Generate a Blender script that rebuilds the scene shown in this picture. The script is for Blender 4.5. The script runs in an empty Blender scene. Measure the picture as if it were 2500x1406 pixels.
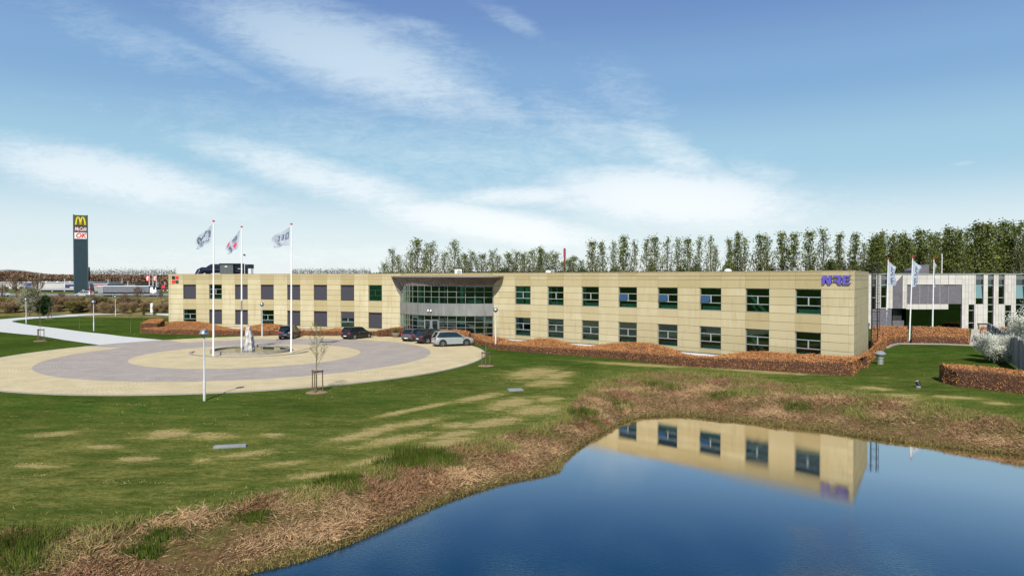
import bpy, bmesh, math, random
import numpy as np
from mathutils import Vector, Matrix, noise
R = math.radians
rng = random.Random(7)
nrg = np.random.default_rng(11)
S = bpy.context.scene
COL = S.collection

# ------------------------------------------------------------------ camera
CAMZ = 7.85
F = 1667.0
PITCH = math.atan(24.0 / F)
cd = bpy.data.cameras.new("camera"); cam = bpy.data.objects.new("camera", cd); COL.objects.link(cam)
cam.location = (0, 0, CAMZ); cam.rotation_euler = (R(90) - PITCH, 0, 0)
cd.sensor_width = 36.0; cd.lens = 36.0 * F / 2500.0; cd.clip_start = 0.1; cd.clip_end = 20000
S.camera = cam
# ------------------------------------------------------------------ light
SUN_AZ = R(187)      # compass-like: direction the sun stands in, from +Y clockwise
SUN_EL = R(43)
sd = Vector((math.sin(SUN_AZ) * math.cos(SUN_EL), math.cos(SUN_AZ) * math.cos(SUN_EL), math.sin(SUN_EL)))
sl = bpy.data.lights.new("sun", 'SUN'); sl.energy = 5.0; sl.angle = R(0.5); sl.color = (1.0, 0.935, 0.82)
so = bpy.data.objects.new("sun", sl); COL.objects.link(so)
so.rotation_euler = sd.to_track_quat('Z', 'Y').to_euler()
S.view_settings.view_transform = 'Standard'; S.view_settings.look = 'None'
S.view_settings.exposure = 0.2; S.view_settings.gamma = 1.0
W = bpy.data.worlds.new("World"); S.world = W; W.use_nodes = True
wt = W.node_tree; wt.nodes.clear()
def wn(t, **k):
    n = wt.nodes.new(t)
    for a, b in k.items(): setattr(n, a, b)
    return n
def wl(a, b): wt.links.new(a, b)
def wm(op, a, b=None, c=None, clamp=False):
    n = wn('ShaderNodeMath', operation=op, use_clamp=clamp)
    for i, v in enumerate((a, b, c)):
        if v is None: continue
        if isinstance(v, (int, float)): n.inputs[i].default_value = v
        else: wl(v, n.inputs[i])
    return n.outputs[0]
out = wn('ShaderNodeOutputWorld'); bg = wn('ShaderNodeBackground'); wl(bg.outputs[0], out.inputs[0])
sky = wn('ShaderNodeTexSky', sky_type='NISHITA'); sky.sun_disc = False
sky.sun_elevation = SUN_EL; sky.sun_rotation = SUN_AZ; sky.altitude = 0; sky.air_density = 1.0; sky.dust_density = 0.6; sky.ozone_density = 3.0
tc = wn('ShaderNodeTexCoord'); sx = wn('ShaderNodeSeparateXYZ'); wl(tc.outputs['Generated'], sx.inputs[0])
yc = wm('MAXIMUM', sx.outputs[1], 0.12)
U = wm('DIVIDE', sx.outputs[0], yc); V = wm('DIVIDE', sx.outputs[2], yc)
# sky gradient tuning by elevation (hazier near the horizon)
el = wm('MAXIMUM', sx.outputs[2], 0.0)
ramp = wn('ShaderNodeValToRGB'); wl(el, ramp.inputs[0])
cr = ramp.color_ramp; cr.interpolation = 'EASE'
SKYR = [(0.0, (0.76, 0.81, 0.82)), (0.05, (0.66, 0.76, 0.79)), (0.16, (0.33, 0.54, 0.68)), (0.27, (0.205, 0.37, 0.60)), (0.38, (0.14, 0.245, 0.50)), (1.0, (0.05, 0.12, 0.34))]
while len(cr.elements) < len(SKYR): cr.elements.new(0.5)
for e, (p, c) in zip(cr.elements, SKYR): e.position = p; e.color = (*[v * 1.0 for v in c], 1)
skm = wn('ShaderNodeMixRGB', blend_type='MULTIPLY'); skm.inputs[0].default_value = 1
# nishita at low strength blended with the measured colour of this hazy spring sky
sks = wn('ShaderNodeMixRGB', blend_type='MULTIPLY'); sks.inputs[0].default_value = 1; wl(sky.outputs[0], sks.inputs[1]); sks.inputs[2].default_value = (0.1, 0.1, 0.1, 1)
mixs = wn('ShaderNodeMixRGB'); mixs.inputs[0].default_value = 0.9; wl(sks.outputs[0], mixs.inputs[1]); wl(ramp.outputs[0], mixs.inputs[2])
# cirrus
comb = wn('ShaderNodeCombineXYZ'); wl(U, comb.inputs[0]); wl(V, comb.inputs[1])
def band(px, py, rx, ry, rot, amp, soft=1.0):
    """cloud bank: elongated soft ellipse in direction space"""
    u = (px - 1250) / F; v = (679 - py) / F
    mp = wn('ShaderNodeMapping', vector_type='TEXTURE'); wl(comb.outputs[0], mp.inputs[0])
    mp.inputs['Location'].default_value = (u, v, 0); mp.inputs['Rotation'].default_value = (0, 0, R(rot)); mp.inputs['Scale'].default_value = (rx / F, ry / F, 1)
    ln = wn('ShaderNodeVectorMath', operation='LENGTH'); wl(mp.outputs[0], ln.inputs[0])
    mr = wn('ShaderNodeMapRange', interpolation_type='SMOOTHERSTEP'); wl(ln.outputs['Value'], mr.inputs[0])
    mr.inputs[1].default_value = 1.25; mr.inputs[2].default_value = 0.0; mr.inputs[3].default_value = 0; mr.inputs[4].default_value = amp
    return mr.outputs[0]
BANDS = [(840, 130, 600, 150, -20, 1.1), (1120, 235, 330, 75, -19, .8), (480, 130, 420, 34, -24, .5), (1010, 70, 180, 40, -14, .62), (1250, 55, 150, 40, -26, .62),
         (250, 425, 560, 100, -11, 1.0), (560, 500, 260, 34, -9, .55), (780, 430, 520, 80, -15, .95), (1180, 545, 480, 70, -9, 1.1), (1290, 478, 330, 42, 3, .95),
         (1640, 480, 480, 110, -4, 1.25), (1640, 380, 260, 85, -30, .8), (1530, 250, 200, 130, -35, .45), (1850, 425, 160, 50, -6, .6), (2350, 400, 60, 10, 6, .4),
         (1000, 620, 1700, 50, 0, .45), (1250, 400, 1500, 170, -8, .42), (300, 90, 420, 90, -22, .5), (900, 60, 520, 60, -20, .6), (1450, 330, 330, 120, -25, .55)]
tot = None
for b in BANDS:
    m = band(*b); tot = m if tot is None else wm('MAXIMUM', tot, m)
def nz(scale, rot, sc, det, rough, dist, off=0.0):
    mp = wn('ShaderNodeMapping'); wl(comb.outputs[0], mp.inputs[0]); mp.inputs['Rotation'].default_value = (0, 0, R(rot)); mp.inputs['Scale'].default_value = sc; mp.inputs['Location'].default_value = (off, off, 0)
    n = wn('ShaderNodeTexNoise'); wl(mp.outputs[0], n.inputs[0]); n.inputs['Scale'].default_value = scale; n.inputs['Detail'].default_value = det; n.inputs['Roughness'].default_value = rough; n.inputs['Distortion'].default_value = dist
    return n.outputs[0]
streak = nz(7, 19, (1, 5.5, 1), 12, .76, .9)
fine = nz(42, 52, (.8, 2.4, 1), 8, .72, 1.2, 3.1)
puff = nz(26, 0, (1, 1.5, 1), 7, .6, .3, 7.7)
nn = wm('ADD', wm('MULTIPLY', streak, .50), wm('ADD', wm('MULTIPLY', fine, .36), wm('MULTIPLY', puff, .26)))
dens = wm('MULTIPLY', wm('SUBTRACT', wm('ADD', nn, wm('MULTIPLY', tot, .44)), .645), 3.0, clamp=True)
dens = wm('MULTIPLY', wm('MULTIPLY', dens, wm('POWER', tot, .6)), wm('SUBTRACT', .92, wm('MULTIPLY', V, .9)), clamp=True)
cloudc = wn('ShaderNodeMixRGB'); cloudc.inputs[1].default_value = (0.92, 0.93, 0.93, 1); cloudc.inputs[2].default_value = (0.55, 0.70, 0.80, 1)
wl(wm('MULTIPLY', V, 2.4, clamp=True), cloudc.inputs[0])
mc = wn('ShaderNodeMixRGB'); wl(dens, mc.inputs[0]); wl(mixs.outputs[0], mc.inputs[1]); wl(cloudc.outputs[0], mc.inputs[2])
wl(mc.outputs[0], bg.inputs[0]); bg.inputs[1].default_value = 1.0

# ------------------------------------------------------------------ helpers
def GP(px, py, z=0.0):
    """a point of the place: along the sight line of a photo pixel, at height z"""
    dx, dz = (px - 1250) / F, -(py - 703) / F
    c, s = math.cos(PITCH), math.sin(PITCH)
    d = Vector((dx, c + s * dz, -s + c * dz))
    t = (z - CAMZ) / d.z
    return Vector((d.x * t, d.y * t, z))
def AT(px, py, Y):
    dx, dz = (px - 1250) / F, -(py - 703) / F
    c, s = math.cos(PITCH), math.sin(PITCH)
    t = Y / (c + s * dz)
    return Vector((dx * t, Y, CAMZ + (-s + c * dz) * t))

def tag(o, label=None, cat=None, group=None, kind=None):
    if label: o['label'] = label
    if cat: o['category'] = cat
    if group: o['group'] = group
    if kind: o['kind'] = kind
    return o
def empty(name, loc=(0, 0, 0), rz=0, **k):
    o = bpy.data.objects.new(name, None); COL.objects.link(o); o.location = loc; o.rotation_euler = (0, 0, rz); o.empty_display_size = .2
    return tag(o, **k)
def kids(o): return [c for c in COL.objects if c.parent == o]
def copy_tree(o, parent=None):
    ch = kids(o); c = o.copy(); COL.objects.link(c); c.parent = parent
    for k in ch: copy_tree(k, c)
    return c

class G:
    def __init__(s, origin=(0, 0, 0)): s.v = []; s.f = []; s.o = Vector(origin); s.mi = []; s.cur = 0
    def add(s, vs, fs):
        b = len(s.v); s.v += [tuple(x) for x in vs]; s.f += [tuple(i + b for i in f) for f in fs]; s.mi += [s.cur] * len(fs); return s
    def box(s, c, d, rz=0, rx=0, ry=0):
        m = Matrix.Rotation(rz, 3, 'Z') @ Matrix.Rotation(ry, 3, 'Y') @ Matrix.Rotation(rx, 3, 'X'); c = Vector(c)
        vs = [c + m @ Vector((x * d[0] / 2, y * d[1] / 2, z * d[2] / 2)) for x in (-1, 1) for y in (-1, 1) for z in (-1, 1)]
        return s.add(vs, [(0, 1, 3, 2), (4, 6, 7, 5), (0, 4, 5, 1), (2, 3, 7, 6), (0, 2, 6, 4), (1, 5, 7, 3)])
    def beam(s, a, b, w, h, up=(0, 0, 1)):
        """box from a to b; w across, h along up"""
        a, b, up = Vector(a), Vector(b), Vector(up); d = (b - a).normalized(); x = d.cross(up)
        if x.length < 1e-6: x = Vector((1, 0, 0))
        x.normalize(); u = x.cross(d).normalized(); x *= w / 2; u *= h / 2
        vs = [a - x - u, a + x - u, a + x + u, a - x + u, b - x - u, b + x - u, b + x + u, b - x + u]
        return s.add(vs, [(3, 2, 1, 0), (4, 5, 6, 7), (0, 1, 5, 4), (1, 2, 6, 5), (2, 3, 7, 6), (3, 0, 4, 7)])
    def tube(s, a, b, r0, r1=None, n=8, caps=True):
        r1 = r0 if r1 is None else r1; a, b = Vector(a), Vector(b); d = (b - a).normalized()
        x = d.orthogonal().normalized(); y = d.cross(x)
        vs = [p + (x * math.cos(2 * math.pi * i / n) + y * math.sin(2 * math.pi * i / n)) * r for p, r in ((a, r0), (b, r1)) for i in range(n)]
        fs = [(i, (i + 1) % n, n + (i + 1) % n, n + i) for i in range(n)]
        if caps: fs += [tuple(range(n))[::-1], tuple(range(n, 2 * n))]
        return s.add(vs, fs)
    def lathe(s, prof, c=(0, 0, 0), n=16):
        c = Vector(c); vs = []; fs = []
        for r, z in prof:
            vs += [c + Vector((r * math.cos(2 * math.pi * i / n), r * math.sin(2 * math.pi * i / n), z)) for i in range(n)]
        for j in range(len(prof) - 1):
            fs += [(j * n + i, j * n + (i + 1) % n, (j + 1) * n + (i + 1) % n, (j + 1) * n + i) for i in range(n)]
        fs += [tuple(range(n))[::-1], tuple(range((len(prof) - 1) * n, len(prof) * n))]
        return s.add(vs, fs)
    def prism(s, poly, z0, z1):
        n = len(poly)
        if sum(poly[i][0] * poly[(i + 1) % n][1] - poly[(i + 1) % n][0] * poly[i][1] for i in range(n)) < 0: poly = poly[::-1]
        vs = [(p[0], p[1], z0) for p in poly] + [(p[0], p[1], z1) for p in poly]
        return s.add(vs, [tuple(range(n))[::-1], tuple(range(n, 2 * n))] + [(i, (i + 1) % n, n + (i + 1) % n, n + i) for i in range(n)])
    def plate(s, poly, o, ex, ey, t):
        """polygon in the plane (o, ex, ey), extruded by t along ex x ey"""
        o, ex, ey = Vector(o), Vector(ex), Vector(ey); nn_ = ex.cross(ey).normalized() * t; n = len(poly)
        if sum(poly[i][0] * poly[(i + 1) % n][1] - poly[(i + 1) % n][0] * poly[i][1] for i in range(n)) < 0: poly = poly[::-1]
        vs = [o + ex * p[0] + ey * p[1] for p in poly]; vs += [v + nn_ for v in vs]
        return s.add(vs, [tuple(range(n))[::-1], tuple(range(n, 2 * n))] + [(i, (i + 1) % n, n + (i + 1) % n, n + i) for i in range(n)])
    def grid(s, rows):
        m, n = len(rows), len(rows[0]); vs = [p for r in rows for p in r]
        return s.add(vs, [(i * n + j, i * n + j + 1, (i + 1) * n + j + 1, (i + 1) * n + j) for i in range(m - 1) for j in range(n - 1)])
    def sphere(s, c, r, n=12, m=8, sz=1.0):
        return s.lathe([(max(1e-3, r * math.sin(math.pi * k / m)), -r * sz * math.cos(math.pi * k / m)) for k in range(m + 1)], c, n)
    def build(s, name, mat, parent=None, smooth=False, bevel=0):
        me = bpy.data.meshes.new(name); me.from_pydata([(v[0] - s.o.x, v[1] - s.o.y, v[2] - s.o.z) for v in s.v], [], s.f)
        for m_ in (mat if isinstance(mat, (list, tuple)) else [mat]): me.materials.append(m_)
        me.polygons.foreach_set('material_index', s.mi)
        if smooth: me.polygons.foreach_set('use_smooth', [True] * len(me.polygons))
        me.update(); o = bpy.data.objects.new(name, me); COL.objects.link(o)
        if parent is not None: o.parent = parent
        if bevel:
            b = o.modifiers.new('bevel', 'BEVEL'); b.width = bevel; b.segments = 2; b.limit_method = 'ANGLE'
        if smooth == 'auto':
            me.set_sharp_from_angle(angle=R(38))
        return o

def np_mesh(name, V, Fq, mat, parent=None, rnd=None, loc=None):
    """fast mesh from arrays: V (n,3), Fq (m,k); rnd = one value per face"""
    me = bpy.data.meshes.new(name); k = Fq.shape[1]; m = len(Fq)
    me.vertices.add(len(V)); me.vertices.foreach_set('co', np.asarray(V, np.float32).ravel())
    me.loops.add(m * k); me.loops.foreach_set('vertex_index', np.asarray(Fq, np.int32).ravel())
    me.polygons.add(m); me.polygons.foreach_set('loop_start', np.arange(0, m * k, k, dtype=np.int32)); me.polygons.foreach_set('loop_total', np.full(m, k, np.int32))
    me.update(calc_edges=True); me.materials.append(mat)
    if rnd is not None:
        a = me.attributes.new('rnd', 'FLOAT', 'FACE'); a.data.foreach_set('value', np.asarray(rnd, np.float32))
    o = bpy.data.objects.new(name, me); COL.objects.link(o)
    if parent is not None: o.parent = parent
    if loc is not None: o.location = loc
    return o
def cards(P, size, nrm=None, flat=0.0):
    """leaf quads at P with random orientation; nrm pulls them to lie along a normal by `flat`"""
    n = len(P); a = nrg.normal(size=(n, 3)); 
    if nrm is not None: a = a * (1 - flat) + nrm * flat * 2
    a /= np.linalg.norm(a, axis=1, keepdims=True)
    b = np.cross(a, nrg.normal(size=(n, 3))); b /= np.linalg.norm(b, axis=1, keepdims=True); c = np.cross(a, b)
    s = (size if np.ndim(size) else np.full(n, size)) * nrg.uniform(.6, 1.3, n); s = s[:, None] / 2
    V = np.stack([P - b * s * .7, P + c * s, P + b * s * .7, P - c * s], 1).reshape(-1, 3)
    return V, np.arange(n * 4).reshape(n, 4)
def blades(P, L, w, az, tilt):
    """grass blades: triangles from P, length L, leaning by tilt from upright towards az"""
    n = len(P); d = np.stack([np.sin(tilt) * np.sin(az), np.sin(tilt) * np.cos(az), np.cos(tilt)], 1)
    sd_ = nrg.normal(size=(n, 3)); s_ = np.cross(d, sd_); s_ /= np.linalg.norm(s_, axis=1, keepdims=True); s_ *= (w / 2)[:, None] if np.ndim(w) else w / 2
    V = np.stack([P - s_, P + s_, P + d * L[:, None]], 1).reshape(-1, 3)
    return V, np.arange(n * 3).reshape(n, 3)

# ------------------------------------------------------------------ materials
def M(name, c1, c2=None, rough=.7, scale=3.0, detail=5, bump=0.0, metal=0.0, spec=.5, attr=False, stretch=None, coat=0, trans=0):
    m = bpy.data.materials.new(name); m.use_nodes = True; t = m.node_tree; p = t.nodes['Principled BSDF']
    p.inputs['Roughness'].default_value = rough; p.inputs['Metallic'].default_value = metal; p.inputs['Specular IOR Level'].default_value = spec
    p.inputs['Base Color'].default_value = (*c1, 1)
    if coat: p.inputs['Coat Weight'].default_value = coat; p.inputs['Coat Roughness'].default_value = .04
    if attr: p.inputs['Specular IOR Level'].default_value = spec * .15
    c2 = c2 or tuple(x * .85 for x in c1)
    tcn = t.nodes.new('ShaderNodeTexCoord'); mp = t.nodes.new('ShaderNodeMapping'); t.links.new(tcn.outputs['Object'], mp.inputs[0])
    if stretch: mp.inputs['Scale'].default_value = stretch
    nz_ = t.nodes.new('ShaderNodeTexNoise'); nz_.inputs['Scale'].default_value = scale; nz_.inputs['Detail'].default_value = detail; nz_.inputs['Roughness'].default_value = .65
    t.links.new(mp.outputs[0], nz_.inputs[0]); rp = t.nodes.new('ShaderNodeMapRange'); rp.inputs[1].default_value = .32; rp.inputs[2].default_value = .68
    t.links.new(nz_.outputs[0], rp.inputs[0]); mx = t.nodes.new('ShaderNodeMixRGB'); mx.inputs[1].default_value = (*c1, 1); mx.inputs[2].default_value = (*c2, 1)
    if attr:
        at = t.nodes.new('ShaderNodeAttribute'); at.attribute_name = 'rnd'; ad = t.nodes.new('ShaderNodeMath'); ad.operation = 'MULTIPLY_ADD'; ad.use_clamp = True
        t.links.new(at.outputs['Fac'], ad.inputs[0]); ad.inputs[1].default_value = .75
        sc_ = t.nodes.new('ShaderNodeMath'); sc_.operation = 'MULTIPLY'; t.links.new(rp.outputs[0], sc_.inputs[0]); sc_.inputs[1].default_value = .35; t.links.new(sc_.outputs[0], ad.inputs[2])
        t.links.new(ad.outputs[0], mx.inputs[0])
    else: t.links.new(rp.outputs[0], mx.inputs[0])
    t.links.new(mx.outputs[0], p.inputs['Base Color'])
    if bump:
        b = t.nodes.new('ShaderNodeBump'); b.inputs['Strength'].default_value = bump; b.inputs['Distance'].default_value = .02; t.links.new(nz_.outputs[0], b.inputs['Height']); t.links.new(b.outputs[0], p.inputs['Normal'])
    if trans:   # thin leaves let light through
        tr = t.nodes.new('ShaderNodeBsdfTranslucent'); t.links.new(mx.outputs[0], tr.inputs[0]); ms = t.nodes.new('ShaderNodeMixShader'); ms.inputs[0].default_value = trans
        t.links.new(p.outputs[0], ms.inputs[1]); t.links.new(tr.outputs[0], ms.inputs[2]); t.links.new(ms.outputs[0], t.nodes['Material Output'].inputs[0])
    return m
def glass(name, tint=(.30, .68, .54), refl=.07, rough=.02, tfac=.75, gtint=(.66, .95, .90)):
    m = bpy.data.materials.new(name); m.use_nodes = True; t = m.node_tree; t.nodes.clear()
    o = t.nodes.new('ShaderNodeOutputMaterial'); ms = t.nodes.new('ShaderNodeMixShader'); tr = t.nodes.new('ShaderNodeBsdfTransparent'); gl = t.nodes.new('ShaderNodeBsdfGlossy')
    tr.inputs[0].default_value = (*tint, 1); gl.inputs['Roughness'].default_value = rough; gl.inputs[0].default_value = (*gtint, 1)
    fr = t.nodes.new('ShaderNodeFresnel'); fr.inputs[0].default_value = 1.5; ad = t.nodes.new('ShaderNodeMath'); ad.operation = 'ADD'; ad.inputs[1].default_value = refl; ad.use_clamp = True
    t.links.new(fr.outputs[0], ad.inputs[0]); t.links.new(ad.outputs[0], ms.inputs[0]); t.links.new(tr.outputs[0], ms.inputs[1]); t.links.new(gl.outputs[0], ms.inputs[2]); t.links.new(ms.outputs[0], o.inputs[0])
    return m
MAT = dict(
    panel=None,
    plinth=M('plinth_concrete', (.62, .62, .6), (.5, .5, .48), .8),
    roof=M('roof_felt', (.16, .16, .16), (.11, .11, .11), .9),
    frame=M('window_frame_metal', (.20, .235, .235), (.15, .18, .18), .4, metal=.3),
    baym=M('bay_mullion_metal', (.25, .28, .29), (.20, .23, .24), .4, metal=.3),
    framel=M('window_transom_metal', (.42, .47, .48), (.36, .40, .41), .35, metal=.3),
    dframe=M('dark_window_metal', (.05, .045, .05), (.03, .03, .035), .45),
    blind=M('grey_screen_fabric', (.048, .048, .066), (.04, .04, .056), .85, scale=9),
    inside=M('interior_plaster', (.13, .16, .145), (.06, .075, .07), .9, scale=.6),
    board=M('pale_board', (.62, .72, .62), (.5, .62, .52), .7),
    curtain=M('pale_curtain', (.7, .78, .66), (.35, .45, .36), .8, scale=7, stretch=(1, 1, .05)),
    green=M('green_screen', (.05, .42, .24), (.04, .33, .2), .5),
    zinc=M('zinc_cladding', (.30, .305, .30), (.20, .205, .20), .5, scale=1.4, metal=.35, stretch=(1, 1, .25)),
    canopyz=M('canopy_zinc', (.27, .225, .215), (.16, .135, .13), .5, scale=1.2, metal=.25),
    darkm=M('dark_metal', (.03, .03, .035), (.02, .02, .025), .4, metal=.4),
    duct=M('dark_duct_metal', (.035, .045, .07), (.02, .025, .045), .22, metal=.6),
    unit=M('ventilation_unit_metal', (.11, .12, .125), (.08, .09, .095), .6, metal=.2),
    white=M('white_paint', (.80, .80, .80), (.72, .72, .72), .45),
    galv=M('galvanised_steel', (.50, .53, .54), (.40, .43, .44), .35, metal=.6),
    lampglass=None,
    purple=M('purple_letter', (.13, .10, .50), (.11, .085, .44), .4), purpled=M('dark_letter_return', (.03, .012, .07), None, .5),
    red=M('red_paint', (.72, .03, .035), (.62, .025, .03), .5), black=M('black_paint', (.015, .015, .017), (.01, .01, .01), .5),
    kerb=M('kerb_concrete', (.36, .33, .29), (.26, .24, .21), .9, scale=6),
    stone=M('rough_fountain_stone', (.62, .61, .58), (.30, .29, .28), .8, scale=2.2, bump=.8, detail=9),
    basin=M('basin_concrete', (.33, .31, .26), (.22, .20, .17), .85, scale=3),
    wood=M('stake_wood', (.17, .12, .075), (.10, .07, .045), .9, scale=5, stretch=(4, 4, 1)),
    bark=M('young_bark', (.22, .20, .12), (.12, .11, .06), .9, scale=8),
    twig=M('bare_twig', (.13, .10, .07), (.08, .06, .045), .9, scale=8),
    scrubtwig=M('scrub_twig', (.19, .135, .085), (.11, .08, .05), .95, scale=5, attr=True),
    poplarbark=M('poplar_bark', (.15, .145, .09), (.085, .085, .05), .9, scale=3),
    hedge=M('beech_hedge_leaf', (.19, .075, .028), (.74, .37, .145), .6, attr=True, scale=1.1, trans=.2),
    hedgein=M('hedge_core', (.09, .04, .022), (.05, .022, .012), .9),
    poplar=M('poplar_leaf', (.032, .052, .012), (.25, .29, .075), .6, attr=True, scale=.5, trans=.25),
    olive=M('scrub_leaf', (.10, .09, .03), (.32, .27, .10), .7, attr=True, scale=.4, trans=.2),
    darkgreen=M('dark_scrub_leaf', (.018, .035, .014), (.06, .10, .03), .7, attr=True, scale=.4),
    blossom=M('white_blossom', (.42, .44, .34), (.85, .87, .80), .7, attr=True, scale=.6, trans=.2),
    wooda=M('far_wood_twigs', (.13, .085, .06), (.26, .17, .115), .95, attr=True, scale=.4),
    reed=M('dry_reed', (.055, .028, .013), (.55, .37, .20), .85, attr=True, scale=.45, detail=3),
    tuft=M('green_tuft', (.016, .038, .005), (.12, .155, .025), .7, attr=True, scale=.8),
    paletuft=M('pale_bank_grass', (.05, .065, .014), (.30, .29, .09), .8, attr=True, scale=.5),
    flower=M('dandelion_yellow', (.75, .62, .05), (.8, .75, .3), .6),
    slab=M('slab_concrete', (.25, .27, .285), (.19, .205, .22), .8),
    cloth=M('shaded_white_flag_cloth', (.58, .64, .72), (.42, .48, .58), .8, scale=1.5, trans=.35), ink=M('dark_flag_print', (.09, .13, .20), None, .7), inkred=M('red_flag_print', (.75, .05, .12), None, .7),  # cloth: blue-grey of its shade side put into the white base colour
    redcloth=M('red_flag_cloth', (.6, .03, .05), None, .7),
)
def solid(name, c, rough=.6, **k): return M(name, c, tuple(x * .82 for x in c), rough, **k)
# ------------------------------------------------------------------ terrain
CX, CY = -26.6, 69.4        # centre of the round forecourt
R1, R2, R3 = 10.9, 18.2, 23.75
WZ = -1.25                   # water level
EDGE = [(590, 1406), (700, 1382), (760, 1365), (840, 1335), (920, 1300), (1010, 1262), (1080, 1230), (1150, 1205), (1230, 1180), (1290, 1168), (1340, 1160), (1372, 1150), (1376, 1130), (1400, 1108), (1430, 1085), (1460, 1065), (1500, 1045), (1540, 1027), (1570, 1019), (1650, 1016), (1720, 1021), (1820, 1032), (1920, 1044), (2000, 1052), (2100, 1068), (2200, 1080), (2300, 1093), (2400, 1104), (2500, 1113), (2700, 1128)]
LAWN = [(0, 1297), (94, 1292), (170, 1290), (300, 1268), (400, 1247), (550, 1222), (700, 1193), (830, 1175), (900, 1150), (950, 1122), (1050, 1097), (1150, 1077), (1250, 1052), (1350, 1035), (1380, 1005), (1400, 985), (1450, 942), (1480, 928), (1560, 920), (1650, 916), (1750, 922), (1850, 934), (1900, 948), (2000, 960), (2100, 972), (2200, 985), (2300, 1000), (2400, 1020), (2500, 1040), (2700, 1070)]
pe = [GP(x, y, WZ) for x, y in EDGE]; pl = [GP(x, y, -.3) for x, y in LAWN]
POND = [(pe[0].x - 9, 15), (pe[0].x - 4.5, 18.5)] + [(p.x, p.y) for p in pe] + [(55, 30), (60, 8), (20, -10), (-20, -5), (-22, 8)]
LAWNE = [(-34, 7), (-30, 12), (-21, 17.2)] + [(p.x, p.y) for p in pl] + [(62, 36), (75, 10), (40, -20), (-30, -18)]
def seg_dist(PX, PY, poly, closed=True):
    d = np.full(PX.shape, 1e9); ins = np.zeros(PX.shape, bool); n = len(poly)
    for i in range(n if closed else n - 1):
        x0, y0 = poly[i]; x1, y1 = poly[(i + 1) % n]; vx, vy = x1 - x0, y1 - y0
        t = np.clip(((PX - x0) * vx + (PY - y0) * vy) / (vx * vx + vy * vy + 1e-9), 0, 1)
        d = np.minimum(d, np.hypot(PX - x0 - t * vx, PY - y0 - t * vy))
        if closed:
            c = ((y0 > PY) != (y1 > PY)) & (PX < (x1 - x0) * (PY - y0) / ((y1 - y0) if y1 != y0 else 1e-9) + x0); ins ^= c
    return d, ins
CT = [(-8, 14, -.45), (0, 1406, -.5), (0, 1290, -.35), (300, 1265, -.4), (600, 1200, -.42), (900, 1150, -.42), (1150, 1075, -.38), (1380, 1005, -.32), (1480, 930, -.2), (1650, 918, -.12), (1850, 935, 0), (2100, 975, -.05), (2300, 1000, -.1), (2500, 1040, -.15),
      (200, 1060, -.3), (499, 978, -.22), (773, 958, -.12), (1000, 960, -.15), (1186, 893, -.08), (345, 812, 0), (460, 817, 0), (680, 820, 0), (820, 821, 0), (925, 822, .05), (1177, 844, -.02), (1215, 854, -.08), (1400, 868, -.02), (1500, 875, .02), (1660, 893, .1), (1800, 901, .2), (2000, 913, .28), (2078, 918, .3),
      (2160, 885, .35), (2220, 838, .5), (2370, 840, .5), (2500, 850, .5), (2312, 955, .2), (2500, 965, .15), (64, 790, -.2), (229, 808, -.1), (282, 772, -.3), (213, 766, -.3), (0, 780, -.2), (0, 880, 0), (0, 830, .05), (410, 762, -.3)]
CTW = [(-8, 14, -.45)] + [tuple(GP(x, y, z)) for x, y, z in CT[1:]] + [(46, 92, .95), (70, 92, .95), (34, 76, .5), (20, 90, .3), (0, 105, .2), (-40, 115, 0), (60, 70, .5), (60, 50, .2)]
def sm(t): t = np.clip(t, 0, 1); return t * t * (3 - 2 * t)
def H(PX, PY, full=False):
    PX = np.asarray(PX, float); PY = np.asarray(PY, float)
    num = np.zeros(PX.shape); den = np.zeros(PX.shape)
    for x, y, z in CTW:
        w = 1 / (((PX - x) ** 2 + (PY - y) ** 2) + 4) ** 1.6; num += w * z; den += w
    num += 1e-5 * -.2; den += 1e-5
    b = num / den
    r = np.hypot(PX - CX, PY - CY); b = b * sm((r - 24) / 5)
    far = sm((PY - 158) / 22) * sm((-50 - PX) / 25); b = b * (1 - far) + 2.75 * far
    # shallow motorway bank falls again behind
    dp, inp = seg_dist(PX, PY, POND); dl, inl = seg_dist(PX, PY, LAWNE)
    t = np.where(inl & ~inp, dp / (dp + dl + 1e-6), np.where(inp, 0, 1))
    # slope of the bank
    z = np.where(inl & ~inp, WZ - .03 + (b - WZ + .03) * (t ** .75), b)
    z = np.where(inp, WZ - .03 - np.minimum(dp * .35, 1.2), z)
    if full: return z, inl & ~inp, t, dp, inp
    return z
def HZ(x, y): return float(H(np.array([x]), np.array([y]))[0])
def GPT(px, py):
    """ground point seen at a photo pixel"""
    z = 0.0
    for _ in range(6):
        p = GP(px, py, z); z = HZ(p.x, p.y)
    return GP(px, py, z)

def axis(fine0, fine1, step, lo, hi):
    a = list(np.arange(fine0, fine1 + 1e-6, step)); s = step; x = fine0; pre = []
    while x > lo: s *= 1.13; x -= s; pre.append(x)
    s = step; x = a[-1]; post = []
    while x < hi: s *= 1.13; x += s; post.append(x)
    return np.array(pre[::-1] + a + post)
gx = axis(-62, 66, .4, -6000, 6000); gy = axis(10, 100, .4, -400, 9000)
GX, GY = np.meshgrid(gx, gy)
GZ, GB, GT, GD, GI = H(GX, GY, True)
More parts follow.
